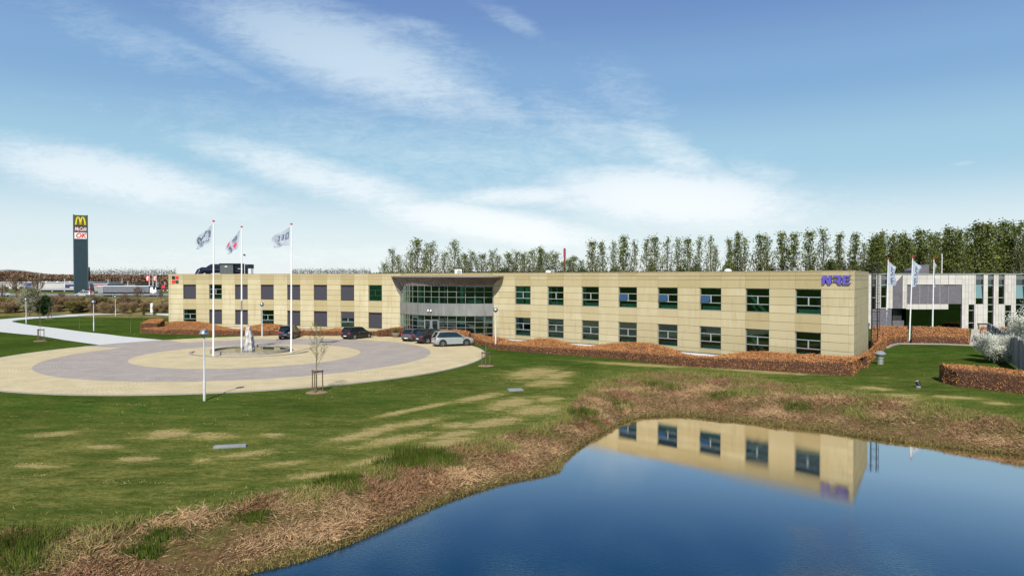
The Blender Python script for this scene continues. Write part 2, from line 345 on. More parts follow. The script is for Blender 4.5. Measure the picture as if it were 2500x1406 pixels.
# flattened dead-grass streaks, traced from the lawn
DRY = [(405, 1059, 48, 11, 0), (130, 1059, 65, 6, -.1), (338, 1119, 42, 5, 0), (88, 1137, 70, 6, 0), (494, 1124, 22, 5, -.2), (598, 1108, 60, 7, -.15), (873, 1064, 70, 7, -.2), (988, 1036, 105, 6, -.17), (952, 1076, 90, 8, -.2), (1107, 1038, 36, 7, -.1), (1010, 1000, 110, 3.5, -.2), (1080, 1083, 80, 8, -.22), (894, 1127, 55, 6, -.25), (780, 1158, 70, 6, -.1), (520, 1064, 45, 8, .1), (1170, 970, 60, 4, -.2),
       (1299, 911, 38, 8, -.35), (1361, 916, 28, 5, -.3), (1340, 935, 38, 6, -.2), (1247, 984, 48, 8, -.3), (1340, 974, 28, 6, -.1), (1309, 1000, 60, 10, -.15), (1210, 1030, 60, 8, -.2), (2204, 966, 55, 5, .05), (2344, 971, 65, 4, .05), (2136, 948, 45, 4, .05), (1850, 905, 110, 4, .06), (1560, 890, 120, 3, .06), (2440, 985, 40, 4, .05), (700, 1130, 50, 4, -.1), (250, 1090, 60, 5, 0), (660, 1062, 40, 4, 0), (1110, 1060, 50, 6, -.2)]
gdry = np.zeros(GX.shape); DRYW = []
for cx, cy, rx, ry, sl_ in DRY:
    a = GPT(cx - rx, cy - rx * sl_); b = GPT(cx + rx, cy + rx * sl_); c = (a + b) / 2; hl = (b - a).length / 2
    hw = max(abs(GPT(cx, cy + ry).y - GPT(cx, cy - ry).y) / 2, .35)
    ux, uy = (b.x - a.x) / (2 * hl), (b.y - a.y) / (2 * hl)
    DRYW.append((c.x, c.y, ux, uy, hl, hw)); dx, dy = GX - c.x, GY - c.y; e = ((dx * ux + dy * uy) / hl) ** 2 + ((-dx * uy + dy * ux) / hw) ** 2
    gdry = np.maximum(gdry, np.exp(-e * .8) * .92)
# long rougher grass near the bank and mottled middle of the lawn
rough = np.exp(-np.maximum(seg_dist(GX, GY, LAWNE)[0] - 0, 0) / 3.0) * (~GB) * (~GI)
mid = np.maximum(np.exp(-((GX + 8) / 30) ** 4 - ((GY - 29) / 11) ** 2), .55 * np.exp(-((GX - 8) / 34) ** 2 - ((GY - 50) / 9) ** 2))
ny, nx = GX.shape
V = np.stack([GX, GY, GZ], -1).reshape(-1, 3)
idx = np.arange(nx * ny).reshape(ny, nx)
Q = np.stack([idx[:-1, :-1], idx[:-1, 1:], idx[1:, 1:], idx[1:, :-1]], -1).reshape(-1, 4)

def ground_material():
    m = bpy.data.materials.new('lawn_and_fields'); m.use_nodes = True; t = m.node_tree; p = t.nodes['Principled BSDF']; p.inputs['Roughness'].default_value = .9; p.inputs['Specular IOR Level'].default_value = .0
    N = t.nodes.new; L = t.links.new
    g = N('ShaderNodeNewGeometry')
    def noise_(scale, st=(1, 1, 1), det=6, rough=.65, rot=0):
        mp = N('ShaderNodeMapping'); L(g.outputs['Position'], mp.inputs[0]); mp.inputs['Scale'].default_value = st; mp.inputs['Rotation'].default_value = (0, 0, R(rot))
        n = N('ShaderNodeTexNoise'); n.inputs['Scale'].default_value = scale; n.inputs['Detail'].default_value = det; n.inputs['Roughness'].default_value = rough; L(mp.outputs[0], n.inputs[0]); return n.outputs[0]
    def mr(x, a, b, c=0, d=1):
        n = N('ShaderNodeMapRange'); n.inputs[1].default_value = a; n.inputs[2].default_value = b; n.inputs[3].default_value = c; n.inputs[4].default_value = d; L(x, n.inputs[0]); return n.outputs[0]
    def mx(f, a, b):
        n = N('ShaderNodeMixRGB'); 
        for i, v in enumerate((f, a, b)):
            if isinstance(v, tuple): n.inputs[i].default_value = (*v, 1)
            elif isinstance(v, (int, float)): n.inputs[i].default_value = v
            else: L(v, n.inputs[i])
        return n.outputs[0]
    def ma(op, a, b, c=None, cl=False):
        n = N('ShaderNodeMath'); n.operation = op; n.use_clamp = cl
        for i, v in enumerate((a, b, c)):
            if v is None: continue
            if isinstance(v, (int, float)): n.inputs[i].default_value = v
            else: L(v, n.inputs[i])
        return n.outputs[0]
    def at(nm):
        a = N('ShaderNodeAttribute'); a.attribute_name = nm; return a.outputs['Fac']
    fine_ = noise_(6, (.75, 1.2, 1), 9, .85); med = noise_(1.1, (.5, 1.3, 1), 6, .7, 12); big = noise_(.13, (.7, 1, 1), 4, .6)
    green = mx(mr(fine_, .38, .62), (.014, .044, .005), (.064, .122, .020))
    green = mx(mr(med, .42, .74, 0, .75), green, (.115, .125, .024))
    green = mx(mr(big, .40, .64, 0, .5), green, (.016, .036, .005))
    yel = mx(mr(fine_, .38, .62), (.10, .105, .020), (.30, .27, .085))
    midf = ma('MULTIPLY', ma('MAXIMUM', at('mid'), at('rough')), ma('MAXIMUM', mr(noise_(.5, (.6, 1.35, 1), 10, .85, 10), .42, .58), .22))
    col = mx(ma('MULTIPLY', midf, .85, cl=True), green, yel)
    tan = mx(mr(fine_, .3, .7), (.24, .19, .075), (.50, .39, .19))
    dn = mr(ma('ADD', ma('MULTIPLY', at('dry'), 1.0), ma('MULTIPLY', ma('SUBTRACT', noise_(1.1, (.55, 1.3, 1), 10, .85, 12), .5), 4.2)), .40, .72)
    col = mx(mr(ma('ADD', at('dry'), ma('MULTIPLY', ma('SUBTRACT', noise_(.8, (.6, 1.3, 1), 10, .85, 12), .5), 2.0)), .05, .6, 0, .8), col, yel)
    col = mx(ma('MULTIPLY', dn, .72), col, tan)
    soil = mx(mr(noise_(3.5, det=8, rough=.8), .35, .65), (.045, .026, .014), (.24, .15, .075))
    soil = mx(mr(noise_(.5), .52, .64, 0, .8), soil, (.12, .12, .035))
    col = mx(at('bank'), col, soil)
    wet = mx(at('wet'), col, (.028, .018, .011))
    sep = N('ShaderNodeSeparateXYZ'); L(g.outputs['Position'], sep.inputs[0])
    field = mx(mr(noise_(.02, det=3), .4, .6), (.13, .12, .05), (.08, .12, .035))
    verge = mx(mr(noise_(.35, det=7), .38, .62), (.24, .18, .075), (.085, .10, .03))
    farm = mr(sep.outputs[1], 178, 215); col = mx(mr(ma('SUBTRACT', sep.outputs[1], ma('MULTIPLY', sep.outputs[0], -.17)), 126, 128), wet, verge); col = mx(farm, col, field)
    L(col, p.inputs['Base Color'])
    b = N('ShaderNodeBump'); b.inputs['Strength'].default_value = .9; b.inputs['Distance'].default_value = .06; L(ma('ADD', fine_, ma('MULTIPLY', med, 1.2)), b.inputs['Height']); L(b.outputs[0], p.inputs['Normal'])
    return m
GMAT = ground_material()
go = np_mesh('ground', V, Q, GMAT); tag(go, kind='structure')
for nm, arr in (('bank', np.where(GB | GI, sm(1.1 - GT * 1.0) * 1.0, 0)), ('dry', gdry), ('rough', rough), ('mid', mid), ('wet', np.where(GI, 1, np.where(GB, np.exp(-GD / .35), 0)))):
    a = go.data.attributes.new(nm, 'FLOAT', 'POINT'); a.data.foreach_set('value', arr.ravel().astype(np.float32))
go.data.polygons.foreach_set('use_smooth', [True] * len(go.data.polygons))

# ------------------------------------------------------------------ water
def water_material():
    m = bpy.data.materials.new('pond_water'); m.use_nodes = True; t = m.node_tree; t.nodes.clear(); N = t.nodes.new; L = t.links.new
    o = N('ShaderNodeOutputMaterial'); ms = N('ShaderNodeMixShader'); df = N('ShaderNodeBsdfDiffuse'); gl = N('ShaderNodeBsdfGlossy')
    df.inputs[0].default_value = (.002, .020, .045, 1); gl.inputs['Roughness'].default_value = .0; gl.inputs[0].default_value = (.84, .82, .84, 1)
    g = N('ShaderNodeNewGeometry'); 
    def noise_(scale, st, rot, det=3):
        mp = N('ShaderNodeMapping'); L(g.outputs['Position'], mp.inputs[0]); mp.inputs['Scale'].default_value = st; mp.inputs['Rotation'].default_value = (0, 0, R(rot))
        n = N('ShaderNodeTexNoise'); n.inputs['Scale'].default_value = scale; n.inputs['Detail'].default_value = det; n.inputs['Roughness'].default_value = .6; L(mp.outputs[0], n.inputs[0]); return n.outputs[0]
    # ripples: calm under the far bank, livelier out on the pond
    sep = N('ShaderNodeSeparateXYZ'); L(g.outputs['Position'], sep.inputs[0])
    mr = N('ShaderNodeMapRange'); L(sep.outputs[1], mr.inputs[0]); mr.inputs[1].default_value = 17; mr.inputs[2].default_value = 27; mr.inputs[3].default_value = .17; mr.inputs[4].default_value = .010
    a = N('ShaderNodeMath'); a.operation = 'ADD'; L(noise_(5.5, (1, 2.2, 1), 25), a.inputs[0]); L(noise_(16, (1, 1.8, 1), -18), a.inputs[1])
    b = N('ShaderNodeBump'); b.inputs['Distance'].default_value = .05; wv = N('ShaderNodeMapRange'); L(noise_(.16, (1, .6, 1), 10, 2), wv.inputs[0]); wv.inputs[1].default_value = .4; wv.inputs[2].default_value = .62; wv.inputs[3].default_value = .35; wv.inputs[4].default_value = 1.5
    wmu = N('ShaderNodeMath'); wmu.operation = 'MULTIPLY'; L(mr.outputs[0], wmu.inputs[0]); L(wv.outputs[0], wmu.inputs[1]); L(wmu.outputs[0], b.inputs['Strength']); L(a.outputs[0], b.inputs['Height']); L(b.outputs[0], gl.inputs['Normal'])
    fr = N('ShaderNodeFresnel'); fr.inputs[0].default_value = 1.75; L(b.outputs[0], fr.inputs['Normal'])
    f2 = N('ShaderNodeMapRange'); L(fr.outputs[0], f2.inputs[0]); f2.inputs[1].default_value = .13; f2.inputs[2].default_value = .31; f2.inputs[3].default_value = .04; f2.inputs[4].default_value = 1.0
    cm = N('ShaderNodeMapRange'); L(fr.outputs[0], cm.inputs[0]); cm.inputs[1].default_value = .16; cm.inputs[2].default_value = .30
    cx_ = N('ShaderNodeMixRGB'); L(cm.outputs[0], cx_.inputs[0]); cx_.inputs[1].default_value = (.22, .50, .66, 1); cx_.inputs[2].default_value = (.90, .83, .74, 1); L(cx_.outputs[0], gl.inputs[0])
    L(f2.outputs[0], ms.inputs[0]); L(df.outputs[0], ms.inputs[1]); L(gl.outputs[0], ms.inputs[2]); L(ms.outputs[0], o.inputs[0]); return m
WMAT = water_material()
g = G(); 
wp = [(x, y) for x, y in POND]
cxp = sum(x for x, y in wp) / len(wp); cyp = sum(y for x, y in wp) / len(wp)
wp2 = []
for x, y in wp:   # run the sheet a little under the bank
    d = math.hypot(x - cxp, y - cyp); wp2.append((x + (x - cxp) / d * .5, y + (y - cyp) / d * .5))
g.add([(x, y, WZ) for x, y in wp2], [tuple(range(len(wp2)))[::-1]])
po = g.build('pond_water', WMAT); tag(po, kind='structure')
if po.data.polygons[0].normal.z < 0: po.data.flip_normals()

# ------------------------------------------------------------------ round forecourt and roads
def paving_material(name, c1, c2, c3):
    m = bpy.data.materials.new(name); m.use_nodes = True; t = m.node_tree; p = t.nodes['Principled BSDF']; p.inputs['Roughness'].default_value = .85; p.inputs['Specular IOR Level'].default_value = .25
    N = t.nodes.new; L = t.links.new; g = N('ShaderNodeNewGeometry'); s = N('ShaderNodeVectorMath'); s.operation = 'SUBTRACT'; s.inputs[1].default_value = (CX, CY, 0); L(g.outputs['Position'], s.inputs[0])
    sp = N('ShaderNodeSeparateXYZ'); L(s.outputs[0], sp.inputs[0])
    def ma(op, a, b=None, c=None):
        n = N('ShaderNodeMath'); n.operation = op
        for i, v in enumerate((a, b, c)):
            if v is None: continue
            if isinstance(v, (int, float)): n.inputs[i].default_value = v
            else: L(v, n.inputs[i])
        return n.outputs[0]
    r = ma('SQRT', ma('ADD', ma('MULTIPLY', sp.outputs[0], sp.outputs[0]), ma('MULTIPLY', sp.outputs[1], sp.outputs[1]))); th = ma('ARCTAN2', sp.outputs[1], sp.outputs[0])
    cb = N('ShaderNodeCombineXYZ'); L(ma('MULTIPLY', th, 17.0), cb.inputs[0]); L(r, cb.inputs[1])
    br = N('ShaderNodeTexBrick'); L(cb.outputs[0], br.inputs[0]); br.inputs['Scale'].default_value = 1.0; br.inputs['Brick Width'].default_value = .28; br.inputs['Row Height'].default_value = .24; br.inputs['Mortar Size'].default_value = .018
    br.inputs['Color1'].default_value = (*c1, 1); br.inputs['Color2'].default_value = (*c2, 1); br.inputs['Mortar'].default_value = (*c3, 1)
    nz_ = N('ShaderNodeTexNoise'); nz_.inputs['Scale'].default_value = .5; nz_.inputs['Detail'].default_value = 8; nz_.inputs['Roughness'].default_value = .7; L(g.outputs['Position'], nz_.inputs[0])
    mr = N('ShaderNodeMapRange'); L(nz_.outputs[0], mr.inputs[0]); mr.inputs[1].default_value = .35; mr.inputs[2].default_value = .65; mr.inputs[3].default_value = .84; mr.inputs[4].default_value = 1.06
    mx = N('ShaderNodeVectorMath'); mx.operation = 'SCALE'; L(br.outputs['Color'], mx.inputs[0]); L(mr.outputs[0], mx.inputs['Scale']); L(mx.outputs[0], p.inputs['Base Color']); return m
PBEIGE = paving_material('buff_block_paving', (.585, .495, .295), (.54, .455, .27), (.42, .35, .21))
PGREY = paving_material('mauve_block_paving', (.40, .352, .305), (.36, .315, .272), (.27, .24, .205))
def ring(name, r0, r1, a0, a1, z, mat, n=160):
    g = G(); rows = [[(CX + r * math.cos(a0 + (a1 - a0) * i / n), CY + r * math.sin(a0 + (a1 - a0) * i / n), z) for r in ([r0, (r0 + r1) / 2, r1])] for i in range(n + 1)]
    g.grid(rows); o = g.build(name, mat)
    if o.data.polygons[0].normal.z < 0: o.data.flip_normals()
    return tag(o, kind='structure')
def ang(px, py):
    p = GP(px, py, .03); return math.atan2(p.y - CY, p.x - CX)
A0 = ang(427, 833.5); A1 = ang(315, 851)     # the opening where the drive comes in
ring('forecourt_inner_paving', .05, R1, 0, 2 * math.pi, .064, PBEIGE)
ring('forecourt_ring_paving', R1, R2, 0, 2 * math.pi, .060, PGREY)
ring('forecourt_outer_paving', R2, R3, A1, A0 + 2 * math.pi, .064, PBEIGE)
ring('forecourt_entry_paving', R2, R3 + .3, A0, A1, .060, PGREY, 30)
g = G(); n = 220
a_s, a_e = ang(262, 845), A0 + 2 * math.pi
for i in range(n):
    a, b = a_s + (a_e - a_s) * i / n, a_s + (a_e - a_s) * (i + 1) / n
    g.beam((CX + (R3 + .08) * math.cos(a), CY + (R3 + .08) * math.sin(a), .0), (CX + (R3 + .08) * math.cos(b), CY + (R3 + .08) * math.sin(b), .0), .16, .12)
tag(g.build('forecourt_kerb', MAT['kerb']), kind='structure')
# grass sheet joins the disc: sink the ground a touch under the paving
ASPH = M('pale_asphalt', (.56, .575, .54), (.50, .515, .485), .9, scale=1.2, detail=9, bump=.2)
def road_strip(name, left, right, zoff, mat):
    """sheet between two edges traced in pairs"""
    A = [GPT(x, y) for x, y in left]; B = [GPT(x, y) for x, y in right]; rows = []
    for k in range(len(A) - 1):
        m = max(2, int(max((A[k + 1] - A[k]).length, (B[k + 1] - B[k]).length) / 2.5))
        for i in range(m + (k == len(A) - 2)):
            a, b = A[k].lerp(A[k + 1], i / m), B[k].lerp(B[k + 1], i / m); rows.append([a.lerp(b, t_) for t_ in np.linspace(0, 1, 8)])
    X = np.array([[p.x for p in r] for r in rows]); Y = np.array([[p.y for p in r] for r in rows]); Z = H(X, Y) + zoff
    g = G(); g.grid([[(X[i, j], Y[i, j], Z[i, j]) for j in range(8)] for i in range(len(rows))]); o = g.build(name, mat)
    for p in o.data.polygons:
        if p.normal.z < 0: o.data.flip_normals(); break
    return tag(o, kind='structure')
RL = [(285, 849), (262, 845), (213, 838.7), (149, 829.5), (90, 819.5), (0, 811), (-90, 803), (-140, 796), (-100, 788), (0, 780), (64, 774.7), (117, 770), (213, 766.6), (320, 763.5), (410, 760.5), (470, 758.5)]
RR = [(440, 837), (427, 833.5), (299, 821.6), (192, 809), (96, 797), (45, 789), (32, 786.5), (29, 785.5), (31, 784), (43, 782), (85, 778), (149, 774.7), (235, 769), (320, 765.9), (415, 763.5), (470, 762)]
road_strip('access_road', RL, RR, .045, ASPH)
# motorway on its low bank
g = G(); yy = 192
g.grid([[(x, y, 2.80) for x in (-420, -200, -75)] for y in (184.5, 198)])
tag(g.build('motorway', M('asphalt', (.12, .12, .12), (.09, .09, .09), .9)), kind='structure')
# ------------------------------------------------------------------ main building
WH = 2.2
hx = np.array([463, 782, 916, 1276, 1356, 1441, 1532, 1630, 1735, 1849, 1973.]); hh = np.array([35.3, 37.5, 38.9, 44.7, 46.4, 48.1, 49.9, 52.4, 55.2, 58.2, 61.2])
hfit = np.polyfit((hx - 1250) / 1000, hh, 3)
def fdepth(px): return WH * F / float(np.polyval(hfit, (px - 1250) / 1000))
def fp(px):
    Y = fdepth(px); return Vector(((px - 1250) / F * Y, Y, 0))
def ftan(px): return (fp(px + 2) - fp(px - 2)).normalized()
def fnrm(px): t = ftan(px); return Vector((t.y, -t.x, 0))    # towards the camera side
ROOF = 8.445
ROWS = [.5, .92, 1.653, 2.387, 3.12, 3.905, 4.69, 5.423, 6.157, 6.89, 7.69, 8.07, ROOF]
UL = [(447.7, 478.7), (510.8, 541.8), (574, 605), (637, 668.4), (701.4, 733.2), (766.2, 798.7), (832, 865), (899.7, 932.6)]
UR = [(1257.6, 1295.6), (1337.2, 1376.4), (1420.6, 1462.5), (1510.3, 1555.3), (1606.1, 1654.8), (1708.7, 1761.2), (1820.4, 1878.6), (1941.8, 2005.3)]
PA, PC = fp(979), fp(1204)
def wallmat():
    m = bpy.data.materials.new('sandstone_coloured_panels'); m.use_nodes = True; t = m.node_tree; p = t.nodes['Principled BSDF']; p.inputs['Roughness'].default_value = .75; p.inputs['Specular IOR Level'].default_value = .3
    N = t.nodes.new; L = t.links.new; g = N('ShaderNodeNewGeometry'); at = N('ShaderNodeAttribute'); at.attribute_name = 'rnd'
    def nz_(sc, st, det=6):
        mp = N('ShaderNodeMapping'); mp.inputs['Scale'].default_value = st; L(g.outputs['Position'], mp.inputs[0]); n = N('ShaderNodeTexNoise'); n.inputs['Scale'].default_value = sc; n.inputs['Detail'].default_value = det; n.inputs['Roughness'].default_value = .65; L(mp.outputs[0], n.inputs[0]); return n.outputs[0]
    def mr(x, a, b, c=0, d=1):
        n = N('ShaderNodeMapRange'); n.inputs[1].default_value = a; n.inputs[2].default_value = b; n.inputs[3].default_value = c; n.inputs[4].default_value = d; L(x, n.inputs[0]); return n.outputs[0]
    def mx(f, a, b):
        n = N('ShaderNodeMixRGB')
        for i, v in enumerate((f, a, b)):
            if isinstance(v, tuple): n.inputs[i].default_value = (*v, 1)
            elif isinstance(v, (int, float)): n.inputs[i].default_value = v
            else: L(v, n.inputs[i])
        return n.outputs[0]
    c = mx(at.outputs['Fac'], (.385, .325, .17), (.57, .52, .35))
    c = mx(mr(nz_(.5, (1, 1, .35)), .42, .68, 0, .55), c, (.43, .355, .20))     # rain streaks and weathering
    c = mx(mr(nz_(2.6, (1, 1, .12), 8), .54, .74, 0, .5), c, (.30, .235, .13))
    sp = N('ShaderNodeSeparateXYZ'); L(g.outputs['Position'], sp.inputs[0])
    ad = N('ShaderNodeMath'); ad.operation = 'MULTIPLY_ADD'; L(nz_(1.3, (1, 1, .4)), ad.inputs[0]); ad.inputs[1].default_value = 1.1; L(sp.outputs[2], ad.inputs[2])
    c = mx(mr(ad.outputs[0], 8.2, 9.1, 0, .38), c, (.36, .275, .15))                    # dirt run under the coping
    L(c, p.inputs['Base Color']); b = N('ShaderNodeBump'); b.inputs['Strength'].default_value = .25; b.inputs['Distance'].default_value = .02; L(nz_(6, (1, 1, 1), 8), b.inputs['Height']); L(b.outputs[0], p.inputs['Normal']); return m
MAT['panel'] = wallmat(); MAT['joint'] = M('dark_joint', (.06, .045, .025), None, .9)
PANE = glass('green_tinted_glass'); PANEC = glass('curtain_wall_glass', (.28, .62, .52), .08)
PANEC_D = glass('dark_glass', (.06, .09, .12), .12)

bl = empty('office_building', (fp(1250).x, fp(1250).y, 0), label='long sand coloured two storey office building with a curved panelled facade and glazed entrance bay', cat='building')
BO = bl.location.copy()
wall_g, joint_g, tone = G(BO), G(BO), []
def is_open(a, b, z0, z1):
    for u, v in UL + UR:
        if a >= u - .5 and b <= v + .5:
            if (z0 >= .92 - .01 and z1 <= 3.12 + .01) or (z0 >= 4.69 - .01 and z1 <= 6.89 + .01): return True
    return False
def panels(cols):
    for a, b in zip(cols[:-1], cols[1:]):
        k = max(1, int((b - a) / 30)); prev = None
        seg = [fp(a + (b - a) * i / k) for i in range(k + 1)]
        nr = [fnrm(a + (b - a) * i / k) for i in range(k + 1)]
        sill = any(abs(a - u) < 1 and abs(b - v) < 1 for u, v in UL + UR)
        tn = rng.uniform(.15, .5) if sill else rng.uniform(.5, .95)
        for z0, z1 in zip(ROWS[:-1], ROWS[1:]):
            if is_open(a, b, z0, z1): continue
            t2 = min(1, max(0, tn + rng.uniform(-.2, .2) - (.32 if z0 > 6.8 else 0)))
            jz, jx = .014, .008
            for i in range(k):
                p, q = seg[i].copy(), seg[i + 1].copy(); d = (q - p).normalized()
                if i == 0: p += d * jx
                if i == k - 1: q -= d * jx
                n0, n1 = nr[i] * .035, nr[i + 1] * .035
                zz = (z0 + jz, z1 - (jz if z1 < ROOF else 0))
                f = [(p + n0) + Vector((0, 0, zz[0])), (q + n1) + Vector((0, 0, zz[0])), (q + n1) + Vector((0, 0, zz[1])), (p + n0) + Vector((0, 0, zz[1]))]
                bk = [p + Vector((0, 0, zz[0])), q + Vector((0, 0, zz[0])), q + Vector((0, 0, zz[1])), p + Vector((0, 0, zz[1]))]
                fs = [(0, 1, 2, 3), (0, 4, 5, 1), (3, 2, 6, 7)]
                if i == 0: fs.append((0, 3, 7, 4))
                if i == k - 1: fs.append((1, 5, 6, 2))
                wall_g.add(f + bk, fs); tone.extend([t2] * len(fs))
                joint_g.add([p - d * jx * 1.5 + Vector((0, 0, z0)), q + d * jx * 1.5 + Vector((0, 0, z0)), q + d * jx * 1.5 + Vector((0, 0, z1)), p - d * jx * 1.5 + Vector((0, 0, z1))], [(0, 1, 2, 3)])
colsL = [412, 417] + [x for w in UL for x in w] + [956, 979]
colsR = [1204, 1218] + [x for w in UR for x in w] + [2073.5, 2085]
wings = []
for cols in (colsL, colsR):
    wall_g, joint_g, tone = G(BO), G(BO), []; panels(cols); wings.append((wall_g, joint_g, tone))
# window reveals
for u, v in UL + UR:
    wall_g, joint_g, tone = wings[u > 1100]
    for z0, z1 in ((.92, 3.12), (4.69, 6.89)):
        a, b = fp(u), fp(v); n = fnrm((u + v) / 2); bi = -n * .22; fo = n * .034
        c = [a + fo, b + fo, b + bi, a + bi]
        lo = [p + Vector((0, 0, z0)) for p in c]; hi = [p + Vector((0, 0, z1)) for p in c]
        wall_g.add(lo + hi, [(0, 1, 2, 3), (7, 6, 5, 4), (0, 3, 7, 4), (1, 5, 6, 2)]); tone.extend([.5] * 4)
# end walls: right one runs back from the corner, left one likewise
RC = fp(2085); RB = Vector((36.0, 69.0, 0)); LC = fp(412); LB = LC + Vector((-2.5, 15, 0))
def flatwall(p, q, n, k):
    for i in range(k):
        a, b = p.lerp(q, i / k), p.lerp(q, (i + 1) / k); d = (b - a).normalized()
        for z0, z1 in zip(ROWS[:-1], ROWS[1:]):
            a2, b2 = a + d * .014, b - d * .014; zz = (z0 + (.02 if i < 1 or z0 > 6.5 else 0), z1 - (.0 if z1 == ROOF else .006))
            wall_g.add([a2 + n * .035 + Vector((0, 0, zz[0])), b2 + n * .035 + Vector((0, 0, zz[0])), b2 + n * .035 + Vector((0, 0, zz[1])), a2 + n * .035 + Vector((0, 0, zz[1]))], [(0, 1, 2, 3)]); tone.append(rng.uniform(.3, .55))
            joint_g.add([a + Vector((0, 0, z0)), b + Vector((0, 0, z0)), b + Vector((0, 0, z1)), a + Vector((0, 0, z1))], [(0, 1, 2, 3)])
dR = (RB - RC).normalized(); nR = Vector((dR.y, -dR.x, 0)); wall_g, joint_g, tone = wings[1]; flatwall(RC, RB, nR, 6)
dL = (LC - LB).normalized(); nL = Vector((dL.y, -dL.x, 0)); wall_g, joint_g, tone = wings[0]; flatwall(LB, LC, nL, 6)
for c_, n1_, n2_ in ((RC, fnrm(2085), nR), (LC, fnrm(412), nL)):
    wall_g, joint_g, tone = wings[c_ is RC]
    v = [c_ + n1_ * .035, c_ + (n1_ + n2_).normalized() * .045, c_ + n2_ * .035]
    wall_g.add([p + Vector((0, 0, .52)) for p in v] + [p + Vector((0, 0, ROOF)) for p in v], [(0, 1, 4, 3), (1, 2, 5, 4)]); tone.extend([.6] * 2)
for wall_g, joint_g, tone in wings:
    wo = wall_g.build('wall', MAT['panel'], bl); a = wo.data.attributes.new('rnd', 'FLOAT', 'FACE'); a.data.foreach_set('value', tone)
    joint_g.build('wall_joint', MAT['joint'], bl)
# roof, parapet cap, plinth, back wall, floors
front = [fp(x) for x in np.linspace(412, 979, 14)] + [PA.lerp(PC, .5)] + [fp(x) for x in np.linspace(1204, 2085, 22)]
def bk14(x):
    t_ = (x - 412) / (2085 - 412); v = (LB - LC).normalized().lerp((RB - RC).normalized(), t_); return fp(x) + v.normalized() * 14
back = [RB] + [bk14(x) for x in np.linspace(1990, 470, 14)] + [LB]
g = G(BO); g.prism([(p.x, p.y) for p in ([q - fnrm(1250) * .3 for q in front] + back)], 7.95, 8.1); g.build('roof', MAT['roof'], bl)
g = G(BO); pr = [fp(x) for x in np.linspace(412, 2085, 40)]
for a, b in zip(pr[:-1], pr[1:]):
    n = (b - a).normalized(); n = Vector((n.y, -n.x, 0)); m_ = -n * .13; g.beam(a + m_ + Vector((0, 0, ROOF + .02)), b + m_ + Vector((0, 0, ROOF + .02)), .40, .05)
g.beam(RC + Vector((0, 0, ROOF + .015)) - nR * .13, RB + Vector((0, 0, ROOF + .015)) - nR * .13, .36, .05); g.beam(LB + Vector((0, 0, ROOF + .015)) - nL * .13, LC + Vector((0, 0, ROOF + .015)) - nL * .13, .36, .05)
g.build('parapet_cap', M('parapet_cap_metal', (.50, .42, .28), (.42, .34, .22), .5), bl)
g = G(BO)
for a, b in zip([p for p in pr[:-1]], pr[1:]):
    n = (b - a).normalized(); n = Vector((n.y, -n.x, 0)); g.beam(a - n * .2 + Vector((0, 0, .22)), b - n * .2 + Vector((0, 0, .22)), .3, .60)
g.beam(RC - nR * .2 + Vector((0, 0, .22)), RB - nR * .2 + Vector((0, 0, .22)), .3, .6)
g.build('plinth', M('white_plinth_render', (.74, .73, .76), (.66, .65, .68), .8), bl)
g = G(BO)
for a, b in zip(back[:-1], back[1:]): g.beam(a + Vector((0, 0, 4.2)), b + Vector((0, 0, 4.2)), .3, 8.5)
g.build('back_wall', MAT['plinth'], bl)
def bk(x, d):
    t_ = (x - 412) / (2085 - 412); v = (LB - LC).normalized().lerp((RB - RC).normalized(), t_); return fp(x) + v.normalized() * d
g = G(BO)
for z in (.42, 3.9, 7.4):
    for s0, s1 in ((416, 979), (979, 1204), (1204, 2078)):
        xs_ = np.linspace(s0, s1, 24); rows = [[bk(x, .3) + Vector((0, 0, z)) for x in xs_], [bk(x, 6) + Vector((0, 0, z)) for x in xs_]]
        g.grid(rows)
        if z == 3.9: g.grid([[v + Vector((0, 0, .3)) for v in r] for r in rows])
xs_ = np.linspace(416, 2078, 60); g.grid([[bk(x, 5.5) + Vector((0, 0, z)) for x in xs_] for z in (.3, 8)])
for i, (u, v) in enumerate(UL + UR):   # room partitions
    x = v + (10 if v < 1000 else 18); a = bk(x, .3); b = bk(x, 5.4); g.beam(a + Vector((0, 0, 4.1)), b + Vector((0, 0, 4.1)), .12, 7.6)
g.build('interior', MAT['inside'], bl)

